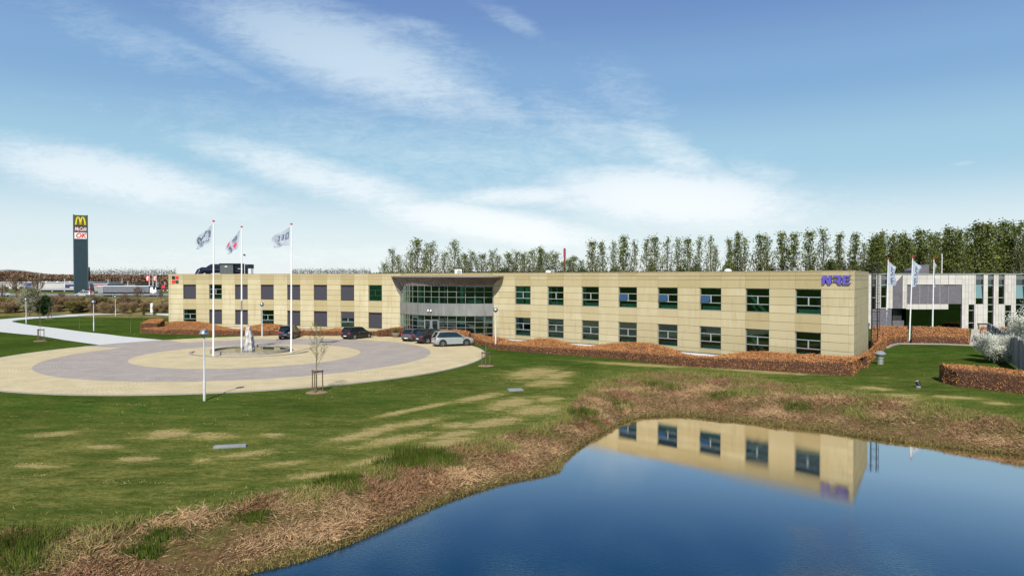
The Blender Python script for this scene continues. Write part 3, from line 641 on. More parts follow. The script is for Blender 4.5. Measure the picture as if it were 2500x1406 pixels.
# windows
def window(u, v, z0, mode):
    n = fnrm((u + v) / 2); a, b = fp(u), fp(v); t = (b - a).normalized(); w = (b - a).length; off = -n * .14
    def P(s, z, d=0): return a + t * s + off + n * d + Vector((0, 0, z0 + z))
    fr = G(BO); th = .07
    for s in (th / 2, w - th / 2): fr.beam(P(s, 0), P(s, WH), th, .09, up=t)
    for z in (th / 2, WH - th / 2): fr.beam(P(0, z), P(w, z), .09, th)
    f = fr.build('window', MAT['dframe'] if mode == 'blind' else MAT['frame'], bl)
    if mode == 'blind':
        g = G(BO); g.beam(P(th, WH / 2 + .02), P(w - th, WH / 2 + .02), .03, WH - .14); g.build('blind', MAT['blind'], f)
        g = G(BO); g.beam(P(0, WH - .06, .10), P(w, WH - .06, .10), .12, .12); g.build('blind_box', MAT['dframe'], f); return f
    g = G(BO)
    for z in (WH * .34, WH * .68): g.beam(P(th, z, .03), P(w - th, z, .03), .08, .065)
    g.beam(P(w * .5, WH * .34, .02), P(w * .5, WH * .68, .02), .08, .10, up=t)
    g.build('transom', MAT['framel'] if mode != 'green' else MAT['dframe'], f)
    g = G(BO); g.add([P(.03, .03), P(w - .03, .03), P(w - .03, WH - .03), P(.03, WH - .03)], [(0, 1, 2, 3)]); g.build('pane', PANE, f)
    if mode == 'half':
        g = G(BO); g.beam(P(th, WH * .78, .07), P(w - th, WH * .78, .07), .03, WH * .42); g.build('blind', MAT['blind'], f)
    if mode == 'green':
        g = G(BO); g.beam(P(th, WH / 2, -.1), P(w - th, WH / 2, -.1), .03, WH - .1); g.build('blind', MAT['green'], f); return f
    if mode == 'curtain':
        g = G(BO)
        for s0, s1 in ((.08, w * .5 - .04), (w * .5 + .1, w - .08)):
            xs2 = np.linspace(s0, s1, 24); g.grid([[P(s, z, -.2 + .05 * math.sin(s * 30)) for s in xs2] for z in (.05, WH - .05)])
        g.build('curtain', MAT['curtain'], f); return f
    if mode == 'stairs':
        g = G(BO); g.beam(P(.1, WH * .72, -.6), P(w * .75, -.1, -.6), .12, .28); g.beam(P(.1, WH * .38, -.7), P(w * .4, -.1, -.7), .12, .16); g.build('stair_string', MAT['board'], f); return f
    g = G(BO); g.beam(P(.12, WH * .10, -.25), P(w - .1, WH * .10, -.25), .06, WH * .17); g.build('sill_board', MAT['board'], f)
    if mode in ('open', 'openr', 'half'):
        s = .18 if mode != 'openr' else w - .2; g = G(BO); g.beam(P(s, .05, -.3), P(s, WH - .1, -.3), .22 if w > 1 else .1, .05, up=n); g.build('side_curtain', MAT['board'], f)
    if z0 > 3: g = G(BO); g.beam(P(w * .25, WH * .92, -2.2), P(w * .8, WH * .92, -2.2), .12, .05); g.build('ceiling_lamp_housing', MAT['white'], f)
    if mode == 'blue':
        g = G(BO); c = .20; g.add([P(.1, WH * .37, c + .02), P(w * .47, WH * .37, c + .02), P(w * .47, WH * .66, .05), P(.1, WH * .66, .05)], [(0, 1, 2, 3)])
        g.build('opened_vent_pane', bpy.data.materials.get('sky_mirror_pane') or glass('sky_mirror_pane', (.2, .3, .4), .42), f)
    return f
MU = ['blind', 'open', 'blind', 'blind', 'blind', 'blind', 'blind', 'green', 'curtain', 'open', 'open', 'blue', 'blue', 'blue', 'stairs', 'plain']
ML = ['open', 'blind', 'blind', 'open', 'blind', 'blind', 'half', 'blind', 'open', 'plain', 'openr', 'openr', 'openr', 'openr', 'stairs', 'plain']
for (u, v), mu, ml in zip(UL + UR, MU, ML):
    window(u, v, 4.69, mu); window(u, v, .92, ml)

# entrance bay: glazed arc
PB = Vector(((1053 - 1250) / F, 1, 0)) * (PC.y * 1.013)
def circ(a, b, c):
    ax, ay, bx, by, cx, cy = a.x, a.y, b.x, b.y, c.x, c.y; d = 2 * (ax * (by - cy) + bx * (cy - ay) + cx * (ay - by))
    ux = ((ax**2 + ay**2) * (by - cy) + (bx**2 + by**2) * (cy - ay) + (cx**2 + cy**2) * (ay - by)) / d
    uy = ((ax**2 + ay**2) * (cx - bx) + (bx**2 + by**2) * (ax - cx) + (cx**2 + cy**2) * (bx - ax)) / d
    return Vector((ux, uy, 0)), math.hypot(ax - ux, ay - uy)
AC, AR = circ(PA, PB, PC)
def arcpx(px, dr=0.0):
    d = Vector(((px - 1250) / F, 1, 0)); b = d.dot(AC); a = d.dot(d); c = AC.dot(AC) - AR * AR; disc = max(b * b - a * c, 0); t = (b - math.sqrt(disc)) / a
    p = d * t; return p + (p - AC).normalized() * dr
MUL = [979.5, 985, 989.5, 994.8, 1000, 1007.5, 1020.2, 1036, 1053, 1072, 1092.6, 1114.3, 1136.3, 1159.5, 1182, 1203.5]
EB = empty('x', (0, 0, 0)); COL.objects.unlink(EB); bpy.data.objects.remove(EB)
Zu = (4.68, 5.48, 6.16, 6.87); Zl = (.35, 1.0, 1.75, 2.45, 3.14)
DOORS = (7, 8)   # bays that hold the door leaves
def bay(levels, name, skip=()):
    pts = [arcpx(x) for x in MUL]
    g = G(BO)
    for i, p in enumerate(pts):
        g.tube(p + Vector((0, 0, levels[0])), p + Vector((0, 0, levels[-1])), .04, n=6)
    for z in levels:
        for i, (a, b) in enumerate(zip(pts[:-1], pts[1:])):
            if i in skip and z != levels[-1]: continue
            g.beam(a + Vector((0, 0, z)), b + Vector((0, 0, z)), .07, .06)
    f = g.build(name, MAT['baym'], bl)
    for run in (range(0, 7), range(7, 9), range(9, len(pts) - 1)):
        run = [i for i in run if i not in skip]
        if not run: continue
        g = G(BO)
        for i in run:
            a, b = pts[i], pts[i + 1]; g.add([a + Vector((0, 0, levels[0])), b + Vector((0, 0, levels[0])), b + Vector((0, 0, levels[-1])), a + Vector((0, 0, levels[-1]))], [(0, 1, 2, 3)])
        g.build('pane', PANEC, f)
    return f
bay(Zu, 'curtain_wall'); bay(Zl, 'curtain_wall', DOORS)
def seamband(z0, z1, pf, name, mat, step, seam=.03):
    g = G(BO); xs2 = np.linspace(979.2, 1204, 80); g.grid([[pf(x) + Vector((0, 0, z)) for x in xs2] for z in (z0, z1)])
    g.grid([[pf(x) - (pf(x) - AC).normalized() * .3 + Vector((0, 0, z)) for x in xs2] for z in (z0, z1)])
    for z in (z0, z1): g.grid([[pf(x) - (pf(x) - AC).normalized() * k + Vector((0, 0, z)) for x in xs2] for k in (0, .3)])
    x = 979.5; last = None
    for i in range(4000):
        x = 979.2 + i * .06
        if x > 1203.8: break
        p = pf(x)
        if last is None or (p - last).length >= step:
            last = p; n = (p - AC).normalized(); g.beam(p + n * .015 + Vector((0, 0, z0)), p + n * .015 + Vector((0, 0, z1)), .03, .05, up=n)
    return g.build(name, mat, bl)
seamband(3.18, 4.64, lambda x: arcpx(x, .12), 'zinc_band', MAT['zinc'], .55)
# doors
for i in DOORS:
    a, b = arcpx(MUL[i], .02), arcpx(MUL[i + 1], .02); t = (b - a).normalized(); w = (b - a).length; a = a + t * .07; w -= .14
    g = G(BO)
    for s in (.05, w - .05): g.beam(a + t * s + Vector((0, 0, .3)), a + t * s + Vector((0, 0, 2.62)), .12, .10, up=t)
    for z in (.36, 2.58, 1.25): g.beam(a + Vector((0, 0, z)), a + t * w + Vector((0, 0, z)), .10, .08)
    f = g.build('door', M('door_frame_metal', (.33, .37, .40), (.27, .3, .33), .4, metal=.3), bl)
    g = G(BO); g.add([a + Vector((0, 0, .3)), a + t * w + Vector((0, 0, .3)), a + t * w + Vector((0, 0, 2.6)), a + Vector((0, 0, 2.6))], [(0, 1, 2, 3)]); g.build('pane', PANEC, f)
    s = w - .16 if i == 7 else .16; n = (a - AC).normalized(); g = G(BO); g.tube(a + t * s + n * .08 + Vector((0, 0, 1.05)), a + t * s + n * .08 + Vector((0, 0, 1.65)), .03); g.build('handle', MAT['white'], f)
    g = G(BO); g.add([a + Vector((0, 0, 2.62)), a + t * w + Vector((0, 0, 2.62)), a + t * w + Vector((0, 0, 3.14)), a + Vector((0, 0, 3.14))], [(0, 1, 2, 3)]); g.build('pane', PANEC, f)
# pale columns and balustrade boards inside the bay
for px in (1013.5, 1124):
    g = G(BO); p = arcpx(px, -.9)
    for z0, z1 in ((.42, 3.85), (4.2, 7.3)): g.tube(p + Vector((0, 0, z0)), p + Vector((0, 0, z1)), .26, n=14)
    g.build('column', MAT['board'], bl)
for x0, x1 in ((1041, 1050), (1055, 1070), (1141, 1157), (1161, 1177)):
    g = G(BO); g.beam(arcpx(x0, -.5) + Vector((0, 0, 4.95)), arcpx(x1, -.5) + Vector((0, 0, 4.95)), .05, .35); g.build('balustrade_board', MAT['board'], bl)
for k, x0 in enumerate((983, 992, 1001)):
    g = G(BO); xs2 = np.linspace(x0, x0 + 4, 8); g.grid([[arcpx(x, -.35 + .06 * math.sin(i * 2.2)) + Vector((0, 0, z)) for i, x in enumerate(xs2)] for z in (4.7, 6.8)]); g.build('curtain', MAT['curtain'], bl)
# flared zinc canopy
TL, TR = fp(957.5) + fnrm(957) * .08, fp(1229) + fnrm(1229) * .08
def low(t): return arcpx(979.3 + (1203.8 - 979.3) * t, .06)
def outer(t):
    b = TL.lerp(TR, t); m_ = arcpx(1090, 1.5); mid_ = TL.lerp(TR, .5); n = (m_ - mid_); return b + n * (4 * t * (1 - t)) ** .62
def flare(t, k):
    a, b = low(t), outer(t); p = a.lerp(b, k ** 1.5); return p + Vector((0, 0, 6.9 + (8.0 - 6.9) * (k ** .8)))
g = G(BO); ts = np.linspace(0, 1, 50); ks = np.linspace(0, 1, 8)
g.grid([[flare(t, k) for t in ts] for k in ks])
for t in np.linspace(.0, 1, 30):
    for k0, k1 in zip(ks[:-1], ks[1:]):
        n = (flare(t, 1) - AC); n.z = 0; n.normalize(); g.beam(flare(t, k0) + n * .03, flare(t, k1) + n * .03, .05, .10, up=n)
cn = g.build('canopy', MAT['canopyz'], bl)
g = G(BO)
for a, b in zip(ts[:-1], ts[1:]):
    g.beam(outer(a) + Vector((0, 0, 8.02)), outer(b) + Vector((0, 0, 8.02)), .10, .09)
g.build('canopy_edge', M('canopy_edge_metal', (.55, .56, .57), None, .4, metal=.4), cn)
g = G(BO)
for a, b in zip(ts[:-1], ts[1:]):
    g.beam(outer(a) * 1.0 + Vector((0, 0, 8.10)), outer(b) + Vector((0, 0, 8.10)), .22, .05)
top = [outer(t) for t in ts]; g.add([p + Vector((0, 0, 8.10)) for p in top], [tuple(range(len(top)))])
g.build('canopy_top', MAT['canopyz'], cn)
g = G(BO)   # curved side fin against the wall, left
fin = [(957.5, 8.05), (979.2, 6.9), (979.2, 5.45), (975, 5.75), (970, 6.2), (965.5, 6.8), (961, 7.45), (958.3, 7.95)]
vs = [fp(x) + fnrm(x) * .10 + Vector((0, 0, z)) for x, z in fin]; vb = [fp(x) + fnrm(x) * .04 + Vector((0, 0, z)) for x, z in fin]; n = len(fin)
g.add(vs + vb, [tuple(range(n))] + [(i, (i + 1) % n, n + (i + 1) % n, n + i) for i in range(n)]); g.build('canopy_side', MAT['canopyz'], cn)
# jambs closing the bay against the wall
g = G(BO); g.beam(PA + Vector((0, 0, .3)), PA + Vector((0, 0, 8.0)), .25, .12, up=fnrm(979)); g.beam(PC + Vector((0, 0, .3)), PC + Vector((0, 0, 8.0)), .2, .12, up=fnrm(1204)); g.build('bay_jamb', MAT['zinc'], bl)
# wall above the bay, behind the canopy
g = G(BO); g.beam(PA - fnrm(979) * .15 + Vector((0, 0, 7.66)), PC - fnrm(1204) * .15 + Vector((0, 0, 7.66)), .3, 1.5)
o = g.build('wall_above_bay', MAT['panel'], bl)
# cameras on the band
for px in (1048, 1054.5):
    p = arcpx(px, .25) + Vector((0, 0, 3.75)); t = empty('security_camera', p, label='small white dome camera on the zinc band over the entrance, ' + ('left of two' if px < 1050 else 'right of two'), cat='camera', group='cameras over the entrance')
    g = G(p); g.sphere(p, .13); g.build('dome', MAT['white'], t, smooth=True); g = G(p); g.beam(p - Vector((0, 0, -.12)), p + Vector((0, .25, .12)), .06, .06); g.tube(p + Vector((0, 0, .10)), p + Vector((0, 0, .2)), .06); g.build('bracket', MAT['white'], t)

# ------------------------------------------------------------------ signs on the wall
SC = 15.625
def letters(px0, px1, z0, polys, W0, H0, x0, y1, hgt, name_list, mf, mb, root, depth=.14):
    a = fp(px0); t = (fp(px1) - fp(px0)).normalized(); n = Vector((t.y, -t.x, 0)); wid = (fp(px1) - fp(px0)).length; sx_, sy_ = wid / W0, hgt / H0
    for nm, poly in zip(name_list, polys):
        o = a + n * .05 + Vector((0, 0, z0)); pp = [((x - x0) * sx_, (y1 - y) * sy_) for x, y in poly]
        g = G(root.location); g.plate(pp, o, t, Vector((0, 0, 1)), depth)
        # return (sides) darker than the face
        ob = g.build(nm, [mf, mb], root)
        mi = [0 if abs(p.normal.dot(n)) > .9 else 1 for p in ob.data.polygons]; ob.data.polygons.foreach_set('material_index', mi)
Np = [(310, 830), (310, 540), (345, 510), (430, 510), (550, 690), (550, 540), (585, 510), (665, 510), (665, 800), (635, 830), (540, 830), (415, 640), (415, 800), (385, 830)]
Rp = [(730, 545), (740, 510), (960, 510), (1035, 560), (1035, 690), (990, 730), (1060, 830), (950, 830), (850, 725), (720, 725), (730, 680), (900, 680), (925, 650), (925, 600), (900, 580), (720, 580)]
Ep = [(1095, 830), (1095, 545), (1130, 510), (1385, 510), (1375, 550), (1350, 575), (1210, 575), (1210, 635), (1375, 635), (1350, 690), (1210, 690), (1210, 770), (1385, 770), (1375, 810), (1350, 830)]
sg = empty('wall_sign', fp(2044) + Vector((0, 0, 7.7)), label='purple raised capital letters at the top right corner of the long sand coloured facade', cat='sign')
letters(2009.5, 2079, 7.33, [Np, Rp, Ep], 1090, 330, 305, 830, .78, ['letter'] * 3, MAT['purple'], MAT['purpled'], sg)
sg = empty('wall_sign', fp(429) + Vector((0, 0, 7.5)), label='square sign of two red squares and two black letters at the left facade end', cat='sign')
s = 158.0
E2 = [(2220, 370), (2290, 370), (2290, 392), (2245, 392), (2245, 400), (2282, 400), (2282, 418), (2245, 418), (2245, 428), (2290, 428), (2290, 450), (2230, 450), (2214, 435), (2214, 380)]
Gp = [(2372, 478), (2372, 500), (2325, 500), (2325, 528), (2350, 528), (2350, 520), (2338, 520), (2338, 508), (2372, 508), (2372, 550), (2318, 550), (2302, 538), (2302, 488), (2318, 478)]
Q1 = [(2302, 368), (2372, 368), (2372, 448), (2302, 448)]; Q2 = [(2214, 472), (2290, 472), (2290, 550), (2214, 550)]
letters(420.5, 436.5, 7.05, [E2, Q1, Q2, Gp], 158, 184, 2214, 552, 1.13, ['letter', 'red_square', 'red_square', 'letter'], MAT['black'], MAT['black'], sg, .06)
for o in kids(sg):
    if o.name.startswith('red_square'): o.data.materials[0] = MAT['red']
# ------------------------------------------------------------------ things on the roof
def box_part(name, mat, parent, parts, bevel=0):
    g = G(parent.location)
    for c, d in parts: g.box(c, d)
    return g.build(name, mat, parent, bevel=bevel)
Yr = 106.0
def rx(px, Y=Yr): return (px - 1250) / F * Y
def rz(py, Y=Yr): return AT(1250, py, Y).z
t = empty('ventilation_unit', (rx(558), Yr, 8.1), label='grey ventilation unit with fat dark bent ducts on the office roof behind the flagpoles', cat='ventilation unit')
box_part('housing', MAT['unit'], t, [((rx(559), Yr, (8.1 + rz(646)) / 2), (rx(575) - rx(543), 1.8, rz(646) - 8.1))], .03)
box_part('housing_lid', MAT['darkm'], t, [((rx(567), Yr, rz(644.5)), (rx(592) - rx(541), 2.0, .14))])
box_part('label_plate', MAT['white'], t, [((rx(558), Yr - .92, rz(651)), (.38, .03, .14))])
def duct(pts, r):
    g = G(t.location); P_ = [Vector(p) for p in pts]
    for a, b in zip(P_[:-1], P_[1:]): g.tube(a, b, r, n=12); 
    for p in P_[1:-1]: g.sphere(p, r)
    g.build('duct', MAT['duct'], t, smooth='auto')
z1 = rz(660)
duct([(rx(545), Yr - .3, z1), (rx(499), Yr - .3, z1), (rx(493), Yr - .6, z1 - .2), (rx(488), Yr - .9, 8.1)], .46)
duct([(rx(545), Yr + .6, z1), (rx(490), Yr + .6, z1 + .05), (rx(484), Yr + .4, z1 - .2), (rx(479), Yr + .2, 8.1)], .46)
duct([(rx(545), Yr + .4, rz(651)), (rx(515), Yr + .4, rz(651)), (rx(508), Yr + .4, rz(655)), (rx(505), Yr + .4, 8.1)], .42)
duct([(rx(575), Yr, rz(663)), (rx(598), Yr, rz(662)), (rx(602), Yr, 8.1)], .38)
box_part('side_duct', MAT['duct'], t, [((rx(596), Yr, rz(650.5)), (rx(616) - rx(574), 1.1, rz(645.5) - rz(655.5))), ((rx(600), Yr, rz(661)), (.5, .7, 1.0))], .02)
box_part('duct_leg', MAT['darkm'], t, [((rx(614.5), Yr, (8.1 + rz(655)) / 2), (.07, .07, rz(655) - 8.1)), ((rx(614.5), Yr + .5, (8.1 + rz(655)) / 2), (.07, .07, rz(655) - 8.1))])
t = empty('roof_mast', (rx(597.5, 104), 104, 8.1), label='thin pale mast carrying a tiny dark camera above the roof beside the ventilation unit', cat='mast')
g = G(t.location); g.tube((rx(597.5, 104), 104, 8.1), (rx(597.5, 104), 104, rz(624, 104)), .04); g.build('pole', MAT['white'], t)
g = G(t.location); g.box((rx(597, 104), 104, rz(622.5, 104)), (.3, .2, .2), ry=.5); g.build('camera_head', MAT['black'], t)
def roofthing(name, px, py, Y, label, cat, fn):
    base = Vector((rx(px, Y), Y, 8.1)); t = empty(name, base, label=label, cat=cat); fn(t, base, rz(py, Y)); return t
def f_ac(t, b, top):
    box_part('casing', MAT['white'], t, [((b.x, b.y, (8.1 + top) / 2), (.95, .5, top - 8.1))], .02)
    g = G(b); g.tube((b.x + .12, b.y - .27, top - .38), (b.x + .12, b.y - .24, top - .38), .27, n=16); g.build('fan_grille', MAT['galv'], t)
roofthing('air_conditioner', 1119, 657.5, 92, 'white air conditioning outdoor unit on the roof behind the entrance canopy', 'air conditioner', f_ac)
def f_cowl(t, b, top):
    g = G(b); g.lathe([(.22, 0), (.22, (top - 8.1) * .5), (.38, (top - 8.1) * .55), (.40, (top - 8.1) * .8), (.2, top - 8.1), (.02, top - 8.08)], (b.x, b.y, 8.1)); g.build('cowl', MAT['white'], t, smooth='auto')
    g = G(b); g.box((b.x, b.y, 8.12), (.7, .7, .06)); g.build('flashing', MAT['galv'], t)
roofthing('roof_vent', 1339, 660, 88, 'white mushroom roof vent left of a small grey pipe in the middle of the roof', 'vent', f_cowl)
roofthing('roof_vent', 1777, 656.5, 72, 'white round roof vent above the right half of the roof', 'vent', f_cowl)
def f_pipe(t, b, top):
    g = G(b); g.tube((b.x, b.y, 8.1), (b.x, b.y, top), .16, n=12); g.build('pipe', MAT['galv'], t)
    g = G(b); g.tube((b.x, b.y, top - .02), (b.x, b.y, top + .14), .22, n=12); g.build('cap', MAT['darkm'], t)
roofthing('flue_pipe', 1940, 651.5, 68, 'short steel flue pipe with dark cap on the roof left of the purple sign', 'flue', f_pipe)
roofthing('flue_pipe', 1351, 656, 88, 'small grey pipe beside the white mushroom vent on the roof', 'flue', f_pipe)
# access ladder behind the end wall
lx, ly = 37.2, 70.0
t = empty('access_ladder', (lx, ly, .5), label='dark caged steel roof access ladder at the right end wall of the office', cat='ladder')
zt = AT(1250, 640, ly).z
g = G(t.location)
for dx in (-.32, .32): g.tube((lx + dx, ly, .6), (lx + dx, ly, zt), .045)
g.build('rail', MAT['darkm'], t); g = G(t.location)
for k in range(26): 
    z = .8 + k * .3
    if z < zt: g.tube((lx - .32, ly, z), (lx + .32, ly, z), .018, n=5)
g.build('rung', MAT['darkm'], t); g = G(t.location)
for k in range(8):
    z = 2.6 + k * .9
    if z < zt: 
        for i in range(8): a, b = math.pi * i / 8, math.pi * (i + 1) / 8; g.tube((lx - .38 * math.cos(a), ly - .75 * math.sin(a), z), (lx - .38 * math.cos(b), ly - .75 * math.sin(b), z), .02, n=4)
for i in (1, 3, 5, 7): a = math.pi * i / 8; g.tube((lx - .38 * math.cos(a), ly - .75 * math.sin(a), 2.6), (lx - .38 * math.cos(a), ly - .75 * math.sin(a), zt), .018, n=4)
g.build('safety_cage', MAT['darkm'], t); g = G(t.location)
a0, b0 = Vector((lx, ly, 0)), Vector((lx - 3.6, ly + 1.0, 0))
for z in (8.9, 9.4): g.tube(a0 + Vector((0, 0, z)), b0 + Vector((0, 0, z)), .025, n=5)
g.tube(b0 + Vector((0, 0, 8.2)), b0 + Vector((0, 0, 9.4)), .025, n=5); g.build('roof_rail', MAT['darkm'], t)

# ------------------------------------------------------------------ stone clad building on the right
YB = 93.0
def qx(u): return ((2080 + u / 3.057) - 1250) / F * YB
def qz(v): return AT(1250, 520 + v / 3.057, YB).z
sb = empty('stone_building', (qx(600), YB, .9), label='pale stone clad two storey office building with narrow tall windows at the far right', cat='building'); SO = sb.location.copy()
STONE = M('pale_stone_cladding', (.57, .555, .525), (.44, .425, .40), .8, scale=.9, detail=7, attr=True)
SDARK = M('dark_slate_cladding', (.14, .135, .155), (.10, .095, .115), .8, scale=1)
zt, zb = qz(457), .85
g = G(SO); tones = []
holes = [(145, 180, 460, 712), (218, 262, 460, 707), (305, 378, 462, 712), (412, 822, 535, 680), (722, 822, 680, 718), (145, 305, 712, 900), (305, 405, 712, 900), (405, 822, 718, 900), (925, 982, 460, 680), (1015, 1058, 460, 900), (1095, 1138, 460, 680), (1225, 1290, 460, 900), (872, 915, 683, 868), (1145, 1190, 687, 900), (1340, 1380, 460, 900), (1440, 1500, 460, 690), (1560, 1600, 690, 900)]
us = sorted(set([100, 1750] + [h for x in holes for h in x[:2]] + list(range(850, 1740, 45)) + [180, 200, 283, 395, 450, 500, 560, 610, 660, 720, 770, 845])); us = [u for i, u in enumerate(us) if i == 0 or u - us[i - 1] > 6 or any(u in h[:2] for h in holes)]
vs_ = [457, 460, 462, 495, 535, 590, 640, 680, 683, 687, 690, 707, 712, 718, 760, 800, 840, 868, 905]
for a, b in zip(us[:-1], us[1:]):
    for c, d in zip(vs_[:-1], vs_[1:]):
        um, vm = (a + b) / 2, (c + d) / 2
        if any(h[0] < um < h[1] and h[2] < vm < h[3] for h in holes): continue
        e = .012 if d - c > 20 else 0
        g.add([(qx(a) + .012, YB, qz(d) + e), (qx(b) - .012, YB, qz(d) + e), (qx(b) - .012, YB, qz(c)), (qx(a) + .012, YB, qz(c))], [(0, 1, 2, 3)]); tones.append(nrg.uniform(0, .8) if d - c > 20 else .3)
# diagonal stone corner over the slate
g.add([(qx(305), YB - .01, qz(545)), (qx(305), YB - .01, qz(462)), (qx(378), YB - .01, qz(462))], [(0, 2, 1)]); tones.append(.3)
so_ = g.build('wall', STONE, sb); a = so_.data.attributes.new('rnd', 'FLOAT', 'FACE'); a.data.foreach_set('value', tones)
g = G(SO)
for u0, u1, v0, v1 in holes:   # reveals
    x0, x1, z0, z1 = qx(u0), qx(u1), qz(min(v1, 890)), qz(v0); d = .9 if (u0, v0) in ((405, 718), (305, 712)) and v1 == 900 else .28
    c = [(x0, z0), (x1, z0), (x1, z1), (x0, z1)]
    for (xa, za), (xb, zb_) in zip(c, c[1:] + c[:1]): g.add([(xa, YB, za), (xb, YB, zb_), (xb, YB + d, zb_), (xa, YB + d, za)], [(0, 1, 2, 3)])
g.build('window_reveal', M('purple_grey_metal', (.17, .13, .15), None, .6), sb)
box_part('wall_backing', MAT['dframe'], sb, [((qx(925), YB + 1.2, 3), (qx(1750) - qx(100), .2, 4.3))])
g = G(SO); g.box((qx(925), YB + 7, 7.9), (qx(1750) - qx(100), 13.8, .5)); g.build('roof', MAT['roof'], sb)
g = G(SO); g.box((qx(925), YB + .1, zt + .05), (qx(1750) - qx(100), .4, .12)); g.build('parapet_cap', MAT['galv'], sb)
g = G(SO); g.box((qx(100) + .1, YB + 7, 4.3), (.2, 13.6, 7)); g.box((qx(1750) - .1, YB + 7, 4.3), (.2, 13.6, 7)); g.box((qx(925), YB + 13.9, 4.3), (qx(1750) - qx(100), .2, 7)); g.build('side_wall', SDARK, sb)
g = G(SO)
for z in (.9, 4.6): g.box((qx(925), YB + 4.5, z), (qx(1750) - qx(100) - .5, 7.5, .15))
g.box((qx(925), YB + 7, 4.2), (qx(1750) - qx(100) - .5, .15, 6.8)); g.build('interior', M('dark_interior', (.035, .035, .04), None, .9), sb)
SFR = M('slim_window_metal', (.45, .46, .48), None, .4, metal=.4); SKYP = glass('blue_sky_pane', (.1, .14, .2), .5)
def swin(u0, u1, v0, v1, bars, blue=()):
    x0, x1 = qx(u0), qx(u1); y = YB + .22; v1 = min(v1, 870)
    g = G(SO)
    for x in (x0 + .04, x1 - .04): g.box((x, y, (qz(v0) + qz(v1)) / 2), (.08, .08, qz(v0) - qz(v1)))
    f = g.build('window', MAT['dframe'], sb); lv = [v0] + list(bars) + [v1]
    g = G(SO)
    for v in bars: g.box(((x0 + x1) / 2, y - .05, qz(v)), (x1 - x0, .08, .09))
    if bars: g.build('transom', SFR, f)
    for i, (a, b) in enumerate(zip(lv[:-1], lv[1:])):
        g = G(SO); tilt = .10 if i in blue else 0; g.add([(x0, y - tilt, qz(b)), (x1, y - tilt, qz(b)), (x1, y, qz(a)), (x0, y, qz(a))], [(0, 1, 2, 3)]); g.build('pane', SKYP if i in blue else PANEC_D, f)
swin(145, 180, 460, 712, (540, 632)); swin(218, 262, 460, 707, (536, 622)); swin(925, 982, 460, 680, (540, 634), (1,)); swin(1015, 1058, 460, 900, (540, 630, 684, 735), ()); swin(1095, 1138, 460, 680, (540, 632)); swin(1225, 1290, 460, 900, (542, 636, 684, 738), (1,)); swin(872, 915, 683, 868, (727, 820)); swin(1145, 1190, 687, 900, (735,)); swin(722, 822, 680, 718, ())
swin(1340, 1380, 460, 900, (540, 684)); swin(1440, 1500, 460, 690, (540,)); swin(1560, 1600, 690, 900, (735,)); swin(405, 605, 718, 900, ()); swin(612, 822, 718, 900, ())
g = G(SO)   # slate triangle and lower screens
g.add([(qx(305), YB + .05, qz(712)), (qx(378), YB + .05, qz(712)), (qx(378), YB + .05, qz(462)), (qx(305), YB + .05, qz(545))], [(0, 1, 2, 3)]); g.build('slate_cladding', SDARK, sb)
def drape(u0, u1, v0, v1, y, wav, name='screen_fabric'):
    xs2 = np.linspace(qx(u0), qx(u1), 60); g = G(SO)
    g.grid([[(x, y + wav * math.sin(x * 2.3 + .5 * math.sin(x * 5) + z * .4) * (0.4 + .6 * math.sin(x * 1.1) ** 2), z) for x in xs2] for z in np.linspace(qz(v1), qz(v0), 6)]); g.build(name, M('grey_fabric_screen', (.15, .145, .165), (.11, .105, .125), .9, scale=3), sb, smooth=True)
for a, b in ((412, 508), (510, 568), (570, 658), (660, 720), (722, 822)): drape(a, b, 537, 679, YB + .12, .055)
drape(145, 300, 716, 880, YB + .05, .05)
for u in (509, 569, 659, 721): g = G(SO); g.box((qx(u), YB + .08, (qz(535) + qz(680)) / 2), (.05, .05, qz(535) - qz(680))); g.build('screen_guide', SFR, sb)
g = G(SO); g.box(((qx(305) + qx(405)) / 2, YB + .5, 1.4), (qx(405) - qx(305), .1, 1.3)); g.build('low_panel', SDARK, sb)
for u in (665, 715): 
    g = G(SO); g.box((qx(u), YB + .75, 2.0), (.28, .06, 2.2)); g.build('door_leaf', SFR, sb)
g = G(SO); g.add([(qx(668), YB + 6, 8.2), (qx(775), YB + 6, 8.2), (qx(775), YB + 6, qz(400) + .4), (qx(668), YB + 6, qz(440) + .3), (qx(668), YB + 9, 8.2), (qx(775), YB + 9, 8.2), (qx(775), YB + 9, qz(400) + .4), (qx(668), YB + 9, qz(440) + .3)], [(0, 1, 2, 3), (3, 2, 6, 7), (1, 5, 6, 2), (4, 7, 6, 5), (0, 3, 7, 4)]); g.build('roof_light', SDARK, sb)
t = empty('roof_antenna', (qx(774), YB + 3, 8.1), label='thin white aerial pole on the roof of the pale stone building', cat='antenna')
g = G(t.location); g.tube((qx(774), YB + 3, 8.1), (qx(774), YB + 3, AT(1250, 620, YB + 3).z), .05); g.build('pole', MAT['white'], t); g = G(t.location); g.box((qx(774), YB + 3, 8.15), (.4, .4, .1)); g.build('base_plate', MAT['galv'], t)

